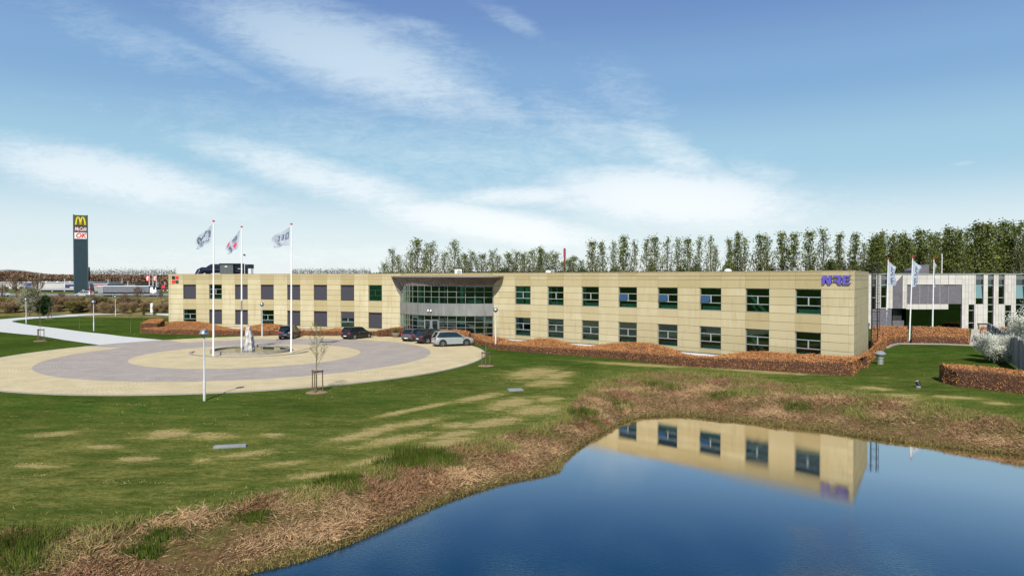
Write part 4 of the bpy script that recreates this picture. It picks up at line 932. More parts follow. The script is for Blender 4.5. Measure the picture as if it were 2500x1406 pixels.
# ------------------------------------------------------------------ clipped beech hedges
def hedge(rows, label, dens=230, size=.085, group='clipped brown beech hedges'):
    """rows: cross sections [(x,y,z)...] from the front foot over the top to the back foot"""
    rows = [[Vector(p) for p in r] for r in rows]; o = rows[0][0].copy(); cx_ = sum((r[len(r) // 2] for r in rows), Vector()) / len(rows)
    rt = empty('hedge', (cx_.x, cx_.y, rows[0][0].z), label=label, cat='hedge', group=group)
    g = G(rt.location)
    cen = [[p for p in r] for r in rows]; g.grid([[p - Vector((0, 0, .06)) for p in r] for r in cen]); g.add([p for p in rows[0]], [tuple(range(len(rows[0])))[::-1]]); g.add([p for p in rows[-1]], [tuple(range(len(rows[-1])))])
    g.build('inner_twigs', MAT['hedgein'], rt)
    A, B, C, D = [], [], [], []
    def add(a, b, c, d): A.append(a); B.append(b); C.append(c); D.append(d)
    for r, s in zip(rows[:-1], rows[1:]):
        for i in range(len(r) - 1): add(r[i], r[i + 1], s[i + 1], s[i])
    for r in (rows[0], rows[-1]):
        for i in range(1, len(r) - 1): add(r[0], r[i], r[i + 1], r[0])
    A, B, C, D = (np.array([list(v) for v in X]) for X in (A, B, C, D))
    ar = np.linalg.norm(np.cross(B - A, C - A), axis=1) / 2 + np.linalg.norm(np.cross(C - A, D - A), axis=1) / 2
    n = int(ar.sum() * dens); k = nrg.choice(len(A), n, p=ar / ar.sum()); u = nrg.random((n, 1)); v = nrg.random((n, 1))
    P = A[k] * (1 - u) * (1 - v) + B[k] * u * (1 - v) + C[k] * u * v + D[k] * (1 - u) * v
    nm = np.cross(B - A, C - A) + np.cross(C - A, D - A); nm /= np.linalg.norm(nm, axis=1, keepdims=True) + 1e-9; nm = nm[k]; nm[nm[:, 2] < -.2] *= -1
    kp = (nm[:, 2] > .4) | (nrg.random(len(P)) < .85); P, nm = P[kp], nm[kp]   # the clipped flanks are twiggy
    lump = np.array([noise.noise(Vector(p) * 1.7) for p in P]); P = P + nrg.normal(scale=.045, size=P.shape) + np.array([0, 0, 1]) * (lump[:, None] * .07)
    V_, F_ = cards(P - np.array(rt.location), size, nm, .35); np_mesh('foliage', V_, F_, MAT['hedge'], rt, rnd=np.clip(nrg.normal(.45 + lump * .35 + nm[:, 2] * .12, .3), 0, 1)); return rt  # leaf tone rises on upward faces: top light put into the colour
def interp(pts, x):
    xs_, ys_ = zip(*pts); return float(np.interp(x, xs_, ys_))
def facade_hedge(x0, x1, base, top, fh, label, back=1.1, n=40, shift=None):
    rows = []
    for i in range(n + 1):
        px = x0 + (x1 - x0) * i / n; f = GPT(px, interp(base, px)); b = fp(px) + fnrm(px) * back
        # keep the back edge on the same sight line so the wavy crest stays where it is seen
        zb_ = AT(px, interp(top, px), b.y).z; zg = HZ(b.x, b.y); h0 = fh if not callable(fh) else fh(px)
        d = Vector((b.x - f.x, b.y - f.y, 0)); zf = f.z; ztop = zf + h0
        r = [Vector((f.x, f.y, zf - .1)), Vector((f.x, f.y, zf + h0 * .9)) + d * .01, Vector((f.x, f.y, ztop)) + d * .06]
        for k in (.25, .45, .65, .85): r.append(Vector((f.x, f.y, 0)) + d * k + Vector((0, 0, ztop + (zb_ - ztop) * sm(np.array(k / .95)).item())))
        r += [Vector((b.x, b.y, zb_)), Vector((b.x, b.y, min(zg, zb_ - .3)) ) + d * .02]
        rows.append(r)
    return hedge(rows, label)
BASE_A = [(340, 812), (380, 815.7), (460, 817), (539, 819), (679, 820), (820, 821), (925, 821)]
TOP_A = [(340, 800), (380, 797), (411, 786), (451, 784.5), (494, 785), (522, 789), (551, 797), (573, 801.5), (596, 803), (622, 796), (650, 790.7), (679, 790.7), (707, 794), (750, 806), (778, 808), (807, 806), (804, 805.5), (828, 800.6), (850, 803), (896, 813), (925, 815)]
TOP_A = sorted(set(TOP_A))
facade_hedge(412, 925, BASE_A, TOP_A, .72, 'long low brown beech hedge with wavy top under the left half of the facade', n=60)
# hedge wrapping the left corner
rows = []
for i in range(9):
    k = i / 8; p = GPT(343, 811).lerp(Vector((LC.x - 6.2, LC.y + 6, 0)), k); q = p + Vector((2.2, .5, 0)); h = 1.25; rows.append([p, p + Vector((.05, .02, h)), p.lerp(q, .5) + Vector((0, 0, h + .05)), q + Vector((0, 0, h)), q])
hedge(rows, 'narrow brown beech hedge running back from the left front corner of the facade')
rows = []
for i in range(11):
    px = 343 + (412 - 343) * i / 10; f = GPT(px, interp([(340, 812), (412, 816.5)], px)); b = f + Vector((1.5, 6.0, 0)); h0 = .55
    zc = AT(px + 4, interp([(343, 800), (365, 797), (390, 789), (412, 786)], px), b.y).z
    rows.append([f, f + Vector((0, .05, h0)), f.lerp(b, .3) + Vector((0, 0, h0 + .15)), f.lerp(b, .7) + Vector((0, 0, (h0 + zc) / 2)), Vector((b.x, b.y, zc)), Vector((b.x, b.y, 0))])
hedge(rows, 'rising mound of brown beech hedge just left of the facade corner')
facade_hedge(927, 1011, [(925, 823.5), (945, 822.5), (961, 821), (1011, 815)], [(925, 812), (935, 808), (959, 802), (985, 799), (1011, 799.4)], 1.0, 'short brown beech hedge beside the entrance with the planter in front', back=1.4, n=14)
TOP_C = [(1058, 804.7), (1094, 803.8), (1131, 806.7), (1167, 812.7), (1203, 820), (1227, 822.4), (1260, 831), (1281.6, 833), (1306, 829.7), (1325, 826), (1361, 826), (1385.6, 833), (1410, 840.5), (1434, 845), (1465, 844), (1494, 839), (1531, 835), (1579, 835), (1615, 839), (1651.6, 850), (1683, 862), (1711, 872), (1750, 872), (1785, 865), (1824, 859), (1884, 857.5), (1944, 862), (2003, 865), (2048, 868), (2085, 871)]
BASE_C = [(1147, 838), (1177, 844), (1215, 854), (1300, 861), (1400, 868), (1500, 875), (1580, 884), (1660, 893), (1800, 901), (2000, 913), (2080, 917.5)]
facade_hedge(1150, 2080, BASE_C, TOP_C, lambda px: .62 + (px - 1150) / 930 * .42, 'very long wavy beech hedge along the foot of the right half of the facade', back=1.2, n=110)
rows = []     # its start behind the parked cars
for i in range(9):
    k = i / 8; px = 1062 + (1150 - 1062) * k; b = arcpx(px, 0) + Vector((0, -1.0, 0)); f = b + Vector((-.2, -1.5 - 2.2 * k, 0)); zc = AT(px, interp(TOP_C, px), b.y).z
    rows.append([f, f + Vector((0, .05, zc * .72)), f.lerp(b, .35) + Vector((0, 0, zc * .88)), f.lerp(b, .7) + Vector((0, 0, zc)), b + Vector((0, 0, zc)), b])
hedge(rows, 'brown beech hedge between the three parked cars and the glazed entrance')
# strip along the end wall
rows = []
o0, o1 = GPT(2080, 917.5), GPT(2164, 848)
for i in range(15):
    k = i / 14; p = o0.lerp(o1, k); q = RC.lerp(RB, k * 1.02) + nR * .9; q.z = p.z; hh_ = 1.05
    if k < .01: q = Vector((p.x - .8, p.y + 2.6, p.z))
    rows.append([q, q + Vector((0, 0, hh_)), q.lerp(p, .5) + Vector((0, 0, hh_ + .05)), p + Vector((0, 0, hh_)), p])
hedge(rows, 'flat topped brown beech hedge running back along the right end wall')
# hedge bed in front of the stone building
def bed(pts, top_front, ytop, label, yb_depth, hf=.8):
    rows = []
    for (px, py), yt in zip(pts, ytop):
        f = GPT(px, py); b = f + Vector((f.x / f.y * yb_depth, yb_depth, 0)); zc = AT(px, yt, b.y).z
        rows.append([f, f + Vector((0, .04, hf * .92)), f.lerp(b, .1) + Vector((0, 0, hf + .05)), f.lerp(b, .5) + Vector((0, 0, hf + (zc - f.z - hf) * .6)), Vector((b.x, b.y, zc)), Vector((b.x, b.y, f.z))])
    return hedge(rows, label, dens=170, size=.10)
bed([(2128, 852), (2162, 845), (2190, 839), (2214, 838)], 0, [797, 796, 796, 797], 'brown beech hedge bed left of the front white flagpole by the stone building', 6)
bed([(2227, 838), (2290, 839), (2330, 840), (2364, 841)], 0, [797, 798, 800, 803], 'brown beech hedge bed right of the front white flagpole by the stone building', 6)
bed([(2394, 838), (2405, 838), (2418, 839)], 0, [797, 797, 798], 'small block of brown beech hedge at the left side of the pale board fence', 4, 1.3)
bed([(2440, 815), (2480, 818), (2560, 822)], 0, [799, 799, 799], 'brown beech hedge strip behind the pale board fence at the right', 3, .6)
# big block hedge, right front
rows = []
fl, fr_ = GPT(2316, 941), GPT(2560, 969)
for i in range(13):
    k = i / 12; f = fl.lerp(fr_, k); dpt = 3.4 * math.sqrt(1 - (1 - min(1, k / .10)) ** 2 * .8); c = f + Vector((0.6, 1.7, 0)); f2 = c + Vector((-.3, -.95, 0)).normalized() * dpt / 2; b2 = c - Vector((-.3, -.95, 0)).normalized() * dpt / 2; h = 1.25
    rows.append([f2, f2 + Vector((0, 0, h * .95)), f2.lerp(b2, .08) + Vector((0, 0, h)), f2.lerp(b2, .5) + Vector((0, 0, h + .06)), f2.lerp(b2, .92) + Vector((0, 0, h)), b2])
hedge(rows, 'big rounded block of brown beech hedge below the blossoming bush at the right edge', dens=300, size=.075)

# ------------------------------------------------------------------ path and edging by the stone building
g = G(); P_ = [GPT(x, y) for x, y in ((2366, 845), (2420, 846), (2412, 806), (2372, 803))]; g.add([p + Vector((0, 0, .04)) for p in P_], [(0, 1, 2, 3)])
tag(g.build('paved_path', M('path_concrete', (.46, .41, .34), (.36, .32, .27), .9, scale=2)), kind='structure')
g = G(); e = [GPT(x, y) for x, y in ((2165, 850), (2180, 843.5), (2195, 840), (2300, 841), (2420, 846))]
for a, b in zip(e[:-1], e[1:]): g.beam(a + Vector((0, 0, .05)), b + Vector((0, 0, .05)), .3, .14)
tag(g.build('lawn_edging', MAT['kerb']), kind='structure')
# ------------------------------------------------------------------ street lamps
def clear_glass():
    m = glass('lamp_globe_plastic', (.88, .9, .9), .08, .05); return m
LG = clear_glass()
def lamp_proto():
    t = empty('street_lamp', (0, 0, 0)); h = 4.35
    g = G(); g.lathe([(.085, 0), (.085, 1.3), (.058, 1.36), (.05, h - .42), (.05, h - .40), (.05, h - .30), (.09, h - .26), (.10, h - .2)]); g.build('pole', M('pale_lamp_pole', (.62, .65, .66), (.52, .55, .56), .4, metal=.2), t, smooth='auto')
    g = G(); g.sphere((0, 0, h), .27, 16, 10); g.build('globe', LG, t, smooth=True)
    g = G(); g.lathe([(.01, .29), (.13, .25), (.22, .15), (.275, .02), (.275, -.01), (.2, .0), (.05, .02)], (0, 0, h)); g.build('cap', MAT['galv'], t, smooth='auto')
    g = G(); g.lathe([(.06, -.22), (.15, -.12), (.17, -.08), (.05, .0)], (0, 0, h)); g.build('reflector', MAT['white'], t, smooth='auto')
    return t
LAMPS = [(499, 978, 'lamp standing on the front lawn edge, nearest and tallest in view', 1.0), (229, 808, 'lamp on the grass between the grey road and its far branch', 1), (64, 790, 'lamp at the left beside the white blossoming shrub on the road bend', .98), (282, 772, 'lamp farthest away by the road, in front of the parked lorry', .95), (640, 823, 'lamp in front of the wavy hedge behind the fountain', 1.0), (1210, 852, 'lamp right of the glazed entrance, beside the staked sapling', 1.0)]
proto = lamp_proto()
for i, (x, y, lb, s) in enumerate(LAMPS):
    o = proto if i == 0 else copy_tree(proto); o.location = GPT(x, y); o.scale = (s * 1.0,) * 3; o.rotation_euler.z = i; tag(o, 'white globe street ' + lb, 'street lamp', 'globe lamps round the forecourt')

# ------------------------------------------------------------------ flagpoles and flags
def flagpole(base, top, label, group, r=.10, finial=True):
    t = empty('flagpole', base, label=label, cat='flagpole', group=group)
    g = G(base); g.tube(base, base.lerp(top, .55), r, r * .8, 12); g.tube(base.lerp(top, .55), top, r * .8, r * .5, 12); g.build('pole', MAT['white'], t, smooth='auto')
    g = G(base); g.box(base + Vector((0, 0, .04)), (r * 4, r * 4, .08)); g.build('base_plate', MAT['galv'], t)
    g = G(base); g.lathe([(.05, 0), (.05, .06), (.13, .10), (.14, .16), (.03, .22)], top); g.build('finial', MAT['red'], t, smooth='auto'); return t
def flag(hoist_top, TR, BR, BL, pat, inks, label, group, cloth='cloth', waves=(.22, 7.5), nu=64, nv=64):
    """cloth panel: hoist_top + bilinear corners (offsets), waves in depth; pat: rows of characters printed on it"""
    g = G(hoist_top); rows = []
    for j in range(nv + 1):
        v = j / nv; row = []
        for i in range(nu + 1):
            u = i / nu; p = Vector(TR) * u * (1 - v) + Vector(BR) * u * v + Vector(BL) * (1 - u) * v
            w = waves[0] * math.sin(u * waves[1] + v * 2.2) * (.2 + u) ; p = hoist_top + p + Vector((.12 * math.sin(v * 6 + u * 3) * u, w, .05 * math.sin(u * 9 + v * 4) * u)); row.append(p)
        rows.append(row)
    g.grid(rows); mats = [MAT[cloth]] + [MAT[k] for k in inks]; mi = []
    for j in range(nv):
        for i in range(nu):
            r = pat[min(len(pat) - 1, int(j / nv * len(pat)))]; ch = r[min(len(r) - 1, int(i / nu * len(r)))]; mi.append(0 if ch == '.' else int(ch))
    g.mi = mi; o = g.build('flag', mats, None, smooth=True); o.location = hoist_top; return tag(o, label, 'flag', group)
P1 = ["................", ".....11.........", "...1111.....11..", "..11..1....111..", ".111..11..1111..", ".11...11.11.11..", ".11....1111.11..", ".11....111..11..", ".11.....11..11..", "................", "..1.1.11.1.1.1..", "..11.1.1.1.11...", "................", "................"]
P2 = ["................", "....111....22...", "...11.11..2222..", "...11111..2222..", "...11......22...", "....111.........", "................", "...22.....1111..", "..2222...11.....", "..2222...11.11..", "...22....11..1..", "..........111...", "................"]
P3 = ["................", "................", "................", ".111.11.11......", ".1.1.1..1.......", ".1.1.11.1.......", ".1.1.1..1.......", ".111.11.11......", "................", "................", ".........1......", "................", "................"]
FG = 'white flagpoles round the fountain'
for (bx, by, bz, tx, ty, lb) in ((521, 871, .05, 521.5, 543, 'tall white flagpole at the left rim of the fountain'), (590, 852.5, .05, 590, 556.5, 'tall white flagpole behind the fountain stone'), (711, 861.5, .05, 711.5, 550, 'tall white flagpole at the right rim of the fountain')):
    b = GP(bx, by, bz); tp = AT(tx, ty, b.y); flagpole(b, tp, lb, FG)
b = GP(521, 871, .05); tp = AT(520, 548, b.y)
flag(tp + Vector((-.10, 0, 0)), (-1.65, -.1, -1.45), (-1.55, -.2, -2.5), (-.12, 0, -1.75), P1, ['ink'], 'white flag with a dark N shaped mark flying on the left fountain pole', 'flags at the fountain')
b = GP(590, 852.5, .05); tp = AT(588.5, 560, b.y)
flag(tp + Vector((-.10, 0, 0)), (-1.65, -.1, -1.9), (-1.30, -.3, -2.75), (-.30, 0, -2.1), P2, ['ink', 'inkred'], 'white flag with black letters and red squares on the middle fountain pole', 'flags at the fountain')
b = GP(711, 861.5, .05); tp = AT(710.5, 554, b.y)
flag(tp + Vector((-.10, 0, 0)), (-1.95, -.1, -1.1), (-1.75, -.2, -2.2), (-.08, 0, -1.9), P3, ['ink'], 'white flag with small dark lettering on the right fountain pole', 'flags at the fountain')
FG2 = 'white flagpoles before the stone building'
PS = ["......", "......", "..1...", "..11..", "..1...", "..11..", "...1..", "..11..", "..1...", "......", "..11..", "..1...", "..11..", "..1...", "..1...", "......"]
for (bx, Yp, zg, tx, ty, lb, fx, fl_) in ((2164, 85, .6, 2168.5, 633.5, 'thin white flagpole left of the three before the stone building', (.95, 1.25), 'white flag with vertical black lettering, left of the three by the stone building'), (2221, 78, .5, 2228, 630.5, 'thin white flagpole standing in the hedge gap before the stone building', (1.0, .55), 'white flag with lettering bellying from the pole in the hedge gap'), (2277.5, 83.5, .6, 2280, 633.5, 'thin white flagpole right of the three before the stone building', (.22, .15), 'white flag hanging almost closed, right of the three by the stone building')):
    b = Vector(((bx - 1250) / F * Yp, Yp, zg)); tp = AT(tx, ty, Yp); flagpole(b, tp, lb, FG2, .085)
    h = 3.1 if fx[0] > .5 else 3.2
    flag(tp + Vector((.07, 0, -.2)), (fx[0], .1, -.9 if fx[0] > .5 else -.6), (fx[1] * .8, .1, -h + .1), (-.12 if fx[0] > .5 else 0, 0, -h), PS, ['ink'], fl_, 'flags by the stone building', waves=(.12, 6), nu=24, nv=64)
FG3 = 'distant flagpoles with red flags'
for i, (px, hasf) in enumerate(((364.5, 1), (373.5, 0), (381.5, 1))):
    Yp = 215; b = Vector(((px - 1250) / F * Yp, Yp, 2.7)); tp = AT(px, 671.5, Yp); lb = ('left', 'middle', 'right')[i]; flagpole(b, tp, f'distant white flagpole above the lorry cab, {lb} of three', FG3, .12)
    if hasf:
        w = -.9 if i == 0 else -.7
        flag(tp + Vector((-.1, 0, -.1)), (w, 0, -.1), (w - .1, 0, -1.9), (0, 0, -1.7), ["....", ".11.", ".1..", ".11.", "..1.", ".11.", "...."], ['white'], f'small red banner with white writing on the {lb} distant flagpole', 'red banners beyond the road', cloth='redcloth', waves=(.1, 5), nu=8, nv=14)

# ------------------------------------------------------------------ fountain
FX, FY, FR = -27.7, 72.6, 4.1
ft = empty('fountain', (FX, FY, 0), label='round low fountain basin with a jagged upright stone in the middle of the forecourt', cat='fountain'); fo = ft.location
g = G(fo); g.lathe([(FR - .3, .06), (FR - .3, .36), (FR, .36), (FR, -.05)], (FX, FY, 0), 72); g.f = [f for f in g.f if len(f) == 4]; g.mi = [0] * len(g.f); g.build('basin_rim', MAT['basin'], ft, smooth='auto')
g = G(fo); g.tube((FX, FY, .0), (FX, FY, .07), FR - .28, n=64); g.build('basin_floor', MAT['basin'], ft)
FW = glass('fountain_water', (.10, .10, .085), .08, .03, gtint=(.8, .82, .8))
g = G(fo); g.tube((FX, FY, .10), (FX, FY, .24), FR - .31, n=64); g.build('fountain_water', FW, ft)
g = G(fo); n = 48
for i in range(n):
    a, b = R(-175) + R(172) * i / n, R(-175) + R(172) * (i + 1) / n; g.beam((FX + 6 * math.cos(a), FY + 5.6 * math.sin(a), .08), (FX + 6 * math.cos(b), FY + 5.6 * math.sin(b), .08), .28, .13)
g.build('step_kerb', MAT['basin'], ft)
sb0 = Vector(((607.5 - 1250) / F * 72.4, 72.4, .1)); g = G(fo)
lev = [(0, -.70, .62, .46), (.5, -.66, .57, .44), (1.0, -.60, .50, .40), (1.5, -.54, .42, .36), (1.95, -.49, .33, .30), (2.3, -.44, .24, .24), (2.5, -.36, .12, .14)]
rows = []
for z, xl, xr, dp in lev:
    j = lambda s=.06: rng.uniform(-s, s)
    rows.append([sb0 + Vector((x * .74 + j(), y + j(), z * 1.03)) for x, y in ((xl, -dp * .2), (xl * .5, -dp), (0, -dp * 1.1), (xr * .35, -dp * .9), (xr, -dp * .7), (xr, dp), (0, dp), (xl, dp * .8), (xl, -dp * .2))])
for r in rows: r[-1] = r[0]
g.grid(rows); g.add(rows[-1][:-1], [tuple(range(8))]); st = g.build('standing_stone', MAT['stone'], ft)
sub = st.modifiers.new('s', 'SUBSURF'); sub.subdivision_type = 'SIMPLE'; sub.levels = 3; sub.render_levels = 3
tx = bpy.data.textures.new('rock', 'VORONOI'); tx.noise_scale = .45; dm = st.modifiers.new('d', 'DISPLACE'); dm.texture = tx; dm.strength = .14; dm.texture_coords = 'GLOBAL'

# ------------------------------------------------------------------ cars
def car(L, Wd, Hh, kind, body_m, wheel_m, label, loc, az, group='cars parked along the forecourt'):
    """x = length axis (front +x); az = heading, clockwise from +Y"""
    t = empty('parked_car', loc, math.pi / 2 - az, label=label, cat='car', group=group); hw = Wd / 2; suv = kind == 'suv'
    gc = .20 if suv else .16; belt = Hh * (.60 if suv else .605); hood = Hh * (.60 if suv else .56); xr, xf = -L / 2, L / 2
    S_ = [(xr, .42, belt * .78, .80), (xr + .06, .32, belt * .92, .88), (xr + .25, gc + .08, belt * 1.03, .955), (xr + .8, gc, belt * 1.01, .99), (0, gc, belt, 1.0), (xf - 1.35, gc, belt * .975, .995), (xf - .9, gc, hood * .97, .98), (xf - .35, gc + .06, hood * .88, .93), (xf - .08, .30, hood * .74, .82), (xf, .38, hood * .60, .74)]
    g = G(); rows = []
    for x, zb_, zt_, k in S_:
        w = hw * k; zm = zb_ + (zt_ - zb_) * .52
        rows.append([(x, -w * .88, zb_), (x, -w * .985, zb_ + .10), (x, -w, zm), (x, -w * .97, zt_ - .06), (x, -w * .90, zt_), (x, 0, zt_ + .035), (x, w * .90, zt_), (x, w * .97, zt_ - .06), (x, w, zm), (x, w * .985, zb_ + .10), (x, w * .88, zb_), (x, -w * .88, zb_)])
    g.grid(rows); g.add(rows[0][:-1], [tuple(range(11))]); g.add(rows[-1][:-1], [tuple(range(11))[::-1]]); bo = g.build('body', body_m, t, smooth='auto')
    # greenhouse
    rr, rf = xr + (.55 if suv else .62), L * .04; br, bf = xr + (.10 if suv else .16), L * .24; rw, bw = hw * .74, hw * .91
    zr = Hh; prof = [(br, belt * .99, bw * .94), (rr, zr - .06, rw * .97), (rr + .5, zr - .005, rw), (rf - .35, zr, rw), (rf, zr - .06, rw), (bf, belt * .98, bw * .97)]
    # glass shell
    g = G(); B_ = [(br, bw * .93), (rr * .9, bw), (0, bw), (bf, bw * .95)]
    def belt_at(x): return belt * .985
    lo = [(br, -bw * .92, belt_at(0)), (bf, -bw * .95, belt_at(0)), (bf, bw * .95, belt_at(0)), (br, bw * .92, belt_at(0))]
    hi = [(rr, -rw * .97, zr - .07), (rf, -rw * .97, zr - .07), (rf, rw * .97, zr - .07), (rr, rw * .97, zr - .07)]
    g.add(lo + hi, [(0, 1, 5, 4), (1, 2, 6, 5), (2, 3, 7, 6), (3, 0, 4, 7), (4, 5, 6, 7)]); g.build('window_glass', CARGLASS, t)
    # roof panel
    g = G(); rows = []
    for x, z, k in ((rr - .10, zr - .075, .96), (rr + .08, zr - .03, 1.0), ((rr + rf) / 2, zr, 1.02), (rf - .1, zr - .035, 1.0), (rf + .04, zr - .085, .97)):
        rows.append([(x, -rw * k, z - .035), (x, -rw * k * .9, z), (x, 0, z + .02), (x, rw * k * .9, z), (x, rw * k, z - .035)])
    g.grid(rows); g.grid([[(p[0], p[1], p[2] - .05) for p in r][::-1] for r in rows])
    for r in (rows[0], rows[-1]): g.grid([r, [(p[0], p[1], p[2] - .05) for p in r]])
    for s in (0, -1): g.grid([[r[s] for r in rows], [(r[s][0], r[s][1], r[s][2] - .05) for r in rows]])
    g.build('roof', body_m, t, smooth='auto')
    # pillars
    xm = L * -.02
    for s in (-1, 1):
        g = G(); g.beam((br + .02, s * bw * .93, belt), (rr, s * rw * .98, zr - .06), .16 if suv else .2, .05, up=(0, s, 0)); g.build('rear_pillar', body_m, t)
        g = G(); g.beam((bf, s * bw * .95, belt), (rf, s * rw * .98, zr - .06), .06, .05, up=(0, s, 0)); g.build('front_pillar', body_m, t)
        g = G(); g.beam((xm, s * bw * .965, belt), (xm - .06, s * rw * 1.0, zr - .06), .08, .02, up=(0, s, 0)); g.build('door_pillar', MAT['black'], t)
    for s in (-1, 1):   # dark door pillars
        g = G(); xq = xr + L * .26; g.beam((xq - .12, s * bw * .965, belt), (xq + .14, s * rw * 1.0, zr - .06), .07, .02, up=(0, s, 0)); g.build('door_pillar', MAT['black'], t)
    # wheels
    rad = .385 if suv else .34; wb = L * .60; x0 = xr + L * .195
    for x in (x0, x0 + wb):
        for s in (-1, 1):
            g = G(); g.tube((x, s * hw * .80, rad + .03), (x, s * (hw * 1.0 + .004), rad + .03), rad + .075, n=22); g.build('wheel_arch', MAT['black'], t)
            g = G(); g.lathe([(rad * .72, -.11), (rad * .95, -.11), (rad, -.07), (rad, .07), (rad * .95, .11), (rad * .72, .11)], n=24); w = g.build('wheel', MAT['black'], t, smooth='auto'); w.rotation_euler.x = R(90); w.location = (x, s * (hw - .10), rad)
            g = G()
            for k in range(5): a = k * 2 * math.pi / 5; g.beam((.04 * math.cos(a), .04 * math.sin(a), -s * .10), (rad * .70 * math.cos(a), rad * .70 * math.sin(a), -s * .10), .075, .03, up=(0, 0, 1))
            g.tube((0, 0, -s * .06), (0, 0, -s * .118), .07, n=12)
            prof_ = [(rad * .62, -.1), (rad * .74, -.1), (rad * .74, .1), (rad * .62, .1)]; b0 = len(g.v); g.lathe(prof_ + [prof_[0]], n=22); keep = [(f, m) for f, m in zip(g.f, g.mi) if len(f) < 10]; g.f = [k_[0] for k_ in keep]; g.mi = [k_[1] for k_ in keep]
            rm = g.build('rim', wheel_m, w)
    g = G(); g.box((0, 0, gc + .05), (L * .6, Wd * .985, .12)); g.build('sill', MAT['darkm'], t)
    # rear lights, plate, bumper, mirrors, handles, headlights
    for s in (-1, 1):
        g = G(); g.box((xr + .07, s * hw * .72, belt * .88), (.14, hw * .42, .15 if not suv else .13)); g.build('tail_light', TAIL, t, bevel=.02)
        g = G(); g.box((xf - .13, s * hw * .62, hood * .70), (.16, hw * .34, .11)); g.build('headlight', MAT['galv'], t, bevel=.02)
        g = G(); g.box((bf - .22, s * (hw + .08), belt + .06), (.14, .18, .13)); g.build('mirror', body_m, t, bevel=.03)
        for x in (-.05 * L, .13 * L): g = G(); g.box((x - .25, s * hw * .985, belt * .86), (.16, .04, .03)); g.build('door_handle', MAT['galv'], t)
    g = G(); g.box((xr - .005, 0, .62 if suv else .45), (.03, .50, .11)); g.build('number_plate', MAT['white'], t)
    g = G(); g.box((xr + .05, 0, .36), (.14, Wd * .78, .13)); g.build('bumper', MAT['darkm'], t, bevel=.02)
    g = G(); g.box((br + (rr - br) * .9 - .05, 0, zr - .09), (.22, rw * 1.7, .03)); g.build('roof_spoiler', body_m, t)
    return t
def paint(name, c, coat=.6, metal=.0, rough=.35): return M(name, c, tuple(x * .9 for x in c), rough, metal=metal, coat=coat)
CARGLASS = M('dark_car_glass', (.012, .018, .02), None, .06, spec=.8); TAIL = M('tail_light_plastic', (.45, .01, .03), None, .2, coat=.5)
NAVY, BLACKP, GREYP, LGREY, WHITEP = paint('dark_blue_paint', (.018, .025, .05)), paint('black_car_paint', (.012, .012, .016)), paint('mid_grey_paint', (.11, .11, .13), metal=.3), paint('pale_grey_paint', (.27, .31, .315)), paint('white_car_paint', (.75, .76, .78))
RIMS, RIMD = M('alloy_rim', (.55, .55, .56), None, .3, metal=.6), M('bicolour_rim', (.28, .28, .29), None, .3, metal=.6)
def rear_at(px, py, L, az):   # rear axle centre on the ground at a photo point
    p = GP(px, py, .035); d = Vector((math.sin(az), math.cos(az), 0)); return p + d * (L / 2)
az = R(-3); car(4.6, 1.9, 1.74, 'suv', NAVY, RIMS, 'dark blue SUV seen from behind, half hidden by the right fountain flagpole', rear_at(696, 829, 4.6, az), az)
az = R(33); car(4.2, 1.82, 1.58, 'hatch', BLACKP, RIMS, 'black hatchback parked alone between the flagpoles and the entrance', rear_at(843, 829, 4.1, az), az)
az = R(30); car(4.0, 1.78, 1.56, 'hatch', GREYP, RIMS, 'grey hatchback, leftmost of the three cars by the entrance', rear_at(991, 834.5, 4.0, az), az)
az = R(52); car(4.5, 1.92, 1.76, 'suv', BLACKP, RIMS, 'black SUV between the grey hatchback and the pale grey SUV', rear_at(1019, 839.5, 4.5, az), az)
az = R(68); car(4.7, 1.9, 1.76, 'suv', LGREY, RIMD, 'pale grey SUV, rightmost of the three cars by the entrance', rear_at(1058, 846, 4.6, az), az)
# motorway vehicles
p = Vector(((205 - 1250) / F * 188, 188, 2.8)); car(4.6, 1.8, 1.5, 'hatch', WHITEP, RIMS, 'white estate car on the motorway at the foot of the dark sign tower', p, R(-90), 'vehicles on the motorway')
p = Vector(((2 - 1250) / F * 188, 188, 2.8)); car(4.6, 1.8, 1.6, 'suv', WHITEP, RIMS, 'white car on the motorway at the left edge', p, R(90), 'vehicles on the motorway')
tY = 190.0; z0 = 2.8
def tx(px): return (px - 1250) / F * tY
t = empty('lorry', (tx(320), tY, z0), label='white lorry with a long grey curtain sided trailer on the motorway', cat='lorry', group='vehicles on the motorway')
zt_ = AT(1250, 698, tY).z
SIDE = M('grey_trailer_curtain', (.16, .17, .20), (.12, .13, .155), .8, scale=1)
def bp(name, mat, x0, x1, za, zb_, w=2.5, bev=.04, yo=0):
    g = G(t.location); g.box(((tx(x0) + tx(x1)) / 2, tY + yo, (za + zb_) / 2), (tx(x1) - tx(x0), w, zb_ - za)); return g.build(name, mat, t, bevel=bev)
bp('trailer_curtain', SIDE, 259, 369, z0 + 1.1, zt_ - .12); bp('trailer_roof', MAT['white'], 246, 370, zt_ - .11, zt_ + .05, 2.56); bp('trailer_rear', MAT['galv'], 246, 258.5, z0 + .9, zt_ - .12, 2.54); bp('chassis', MAT['darkm'], 252, 375, z0 + .75, z0 + 1.08, 2.2)
bp('cab', MAT['white'], 370.5, 387, z0 + .7, zt_ - .35, 2.45, .25); bp('cab_window', CARGLASS, 382, 387.4, z0 + 1.9, z0 + 2.6, 2.3); bp('cab_window', CARGLASS, 379, 384, z0 + 1.9, z0 + 2.6, 2.5); bp('underrun_bar', MAT['galv'], 280, 355, z0 + .5, z0 + .65, 2.5)
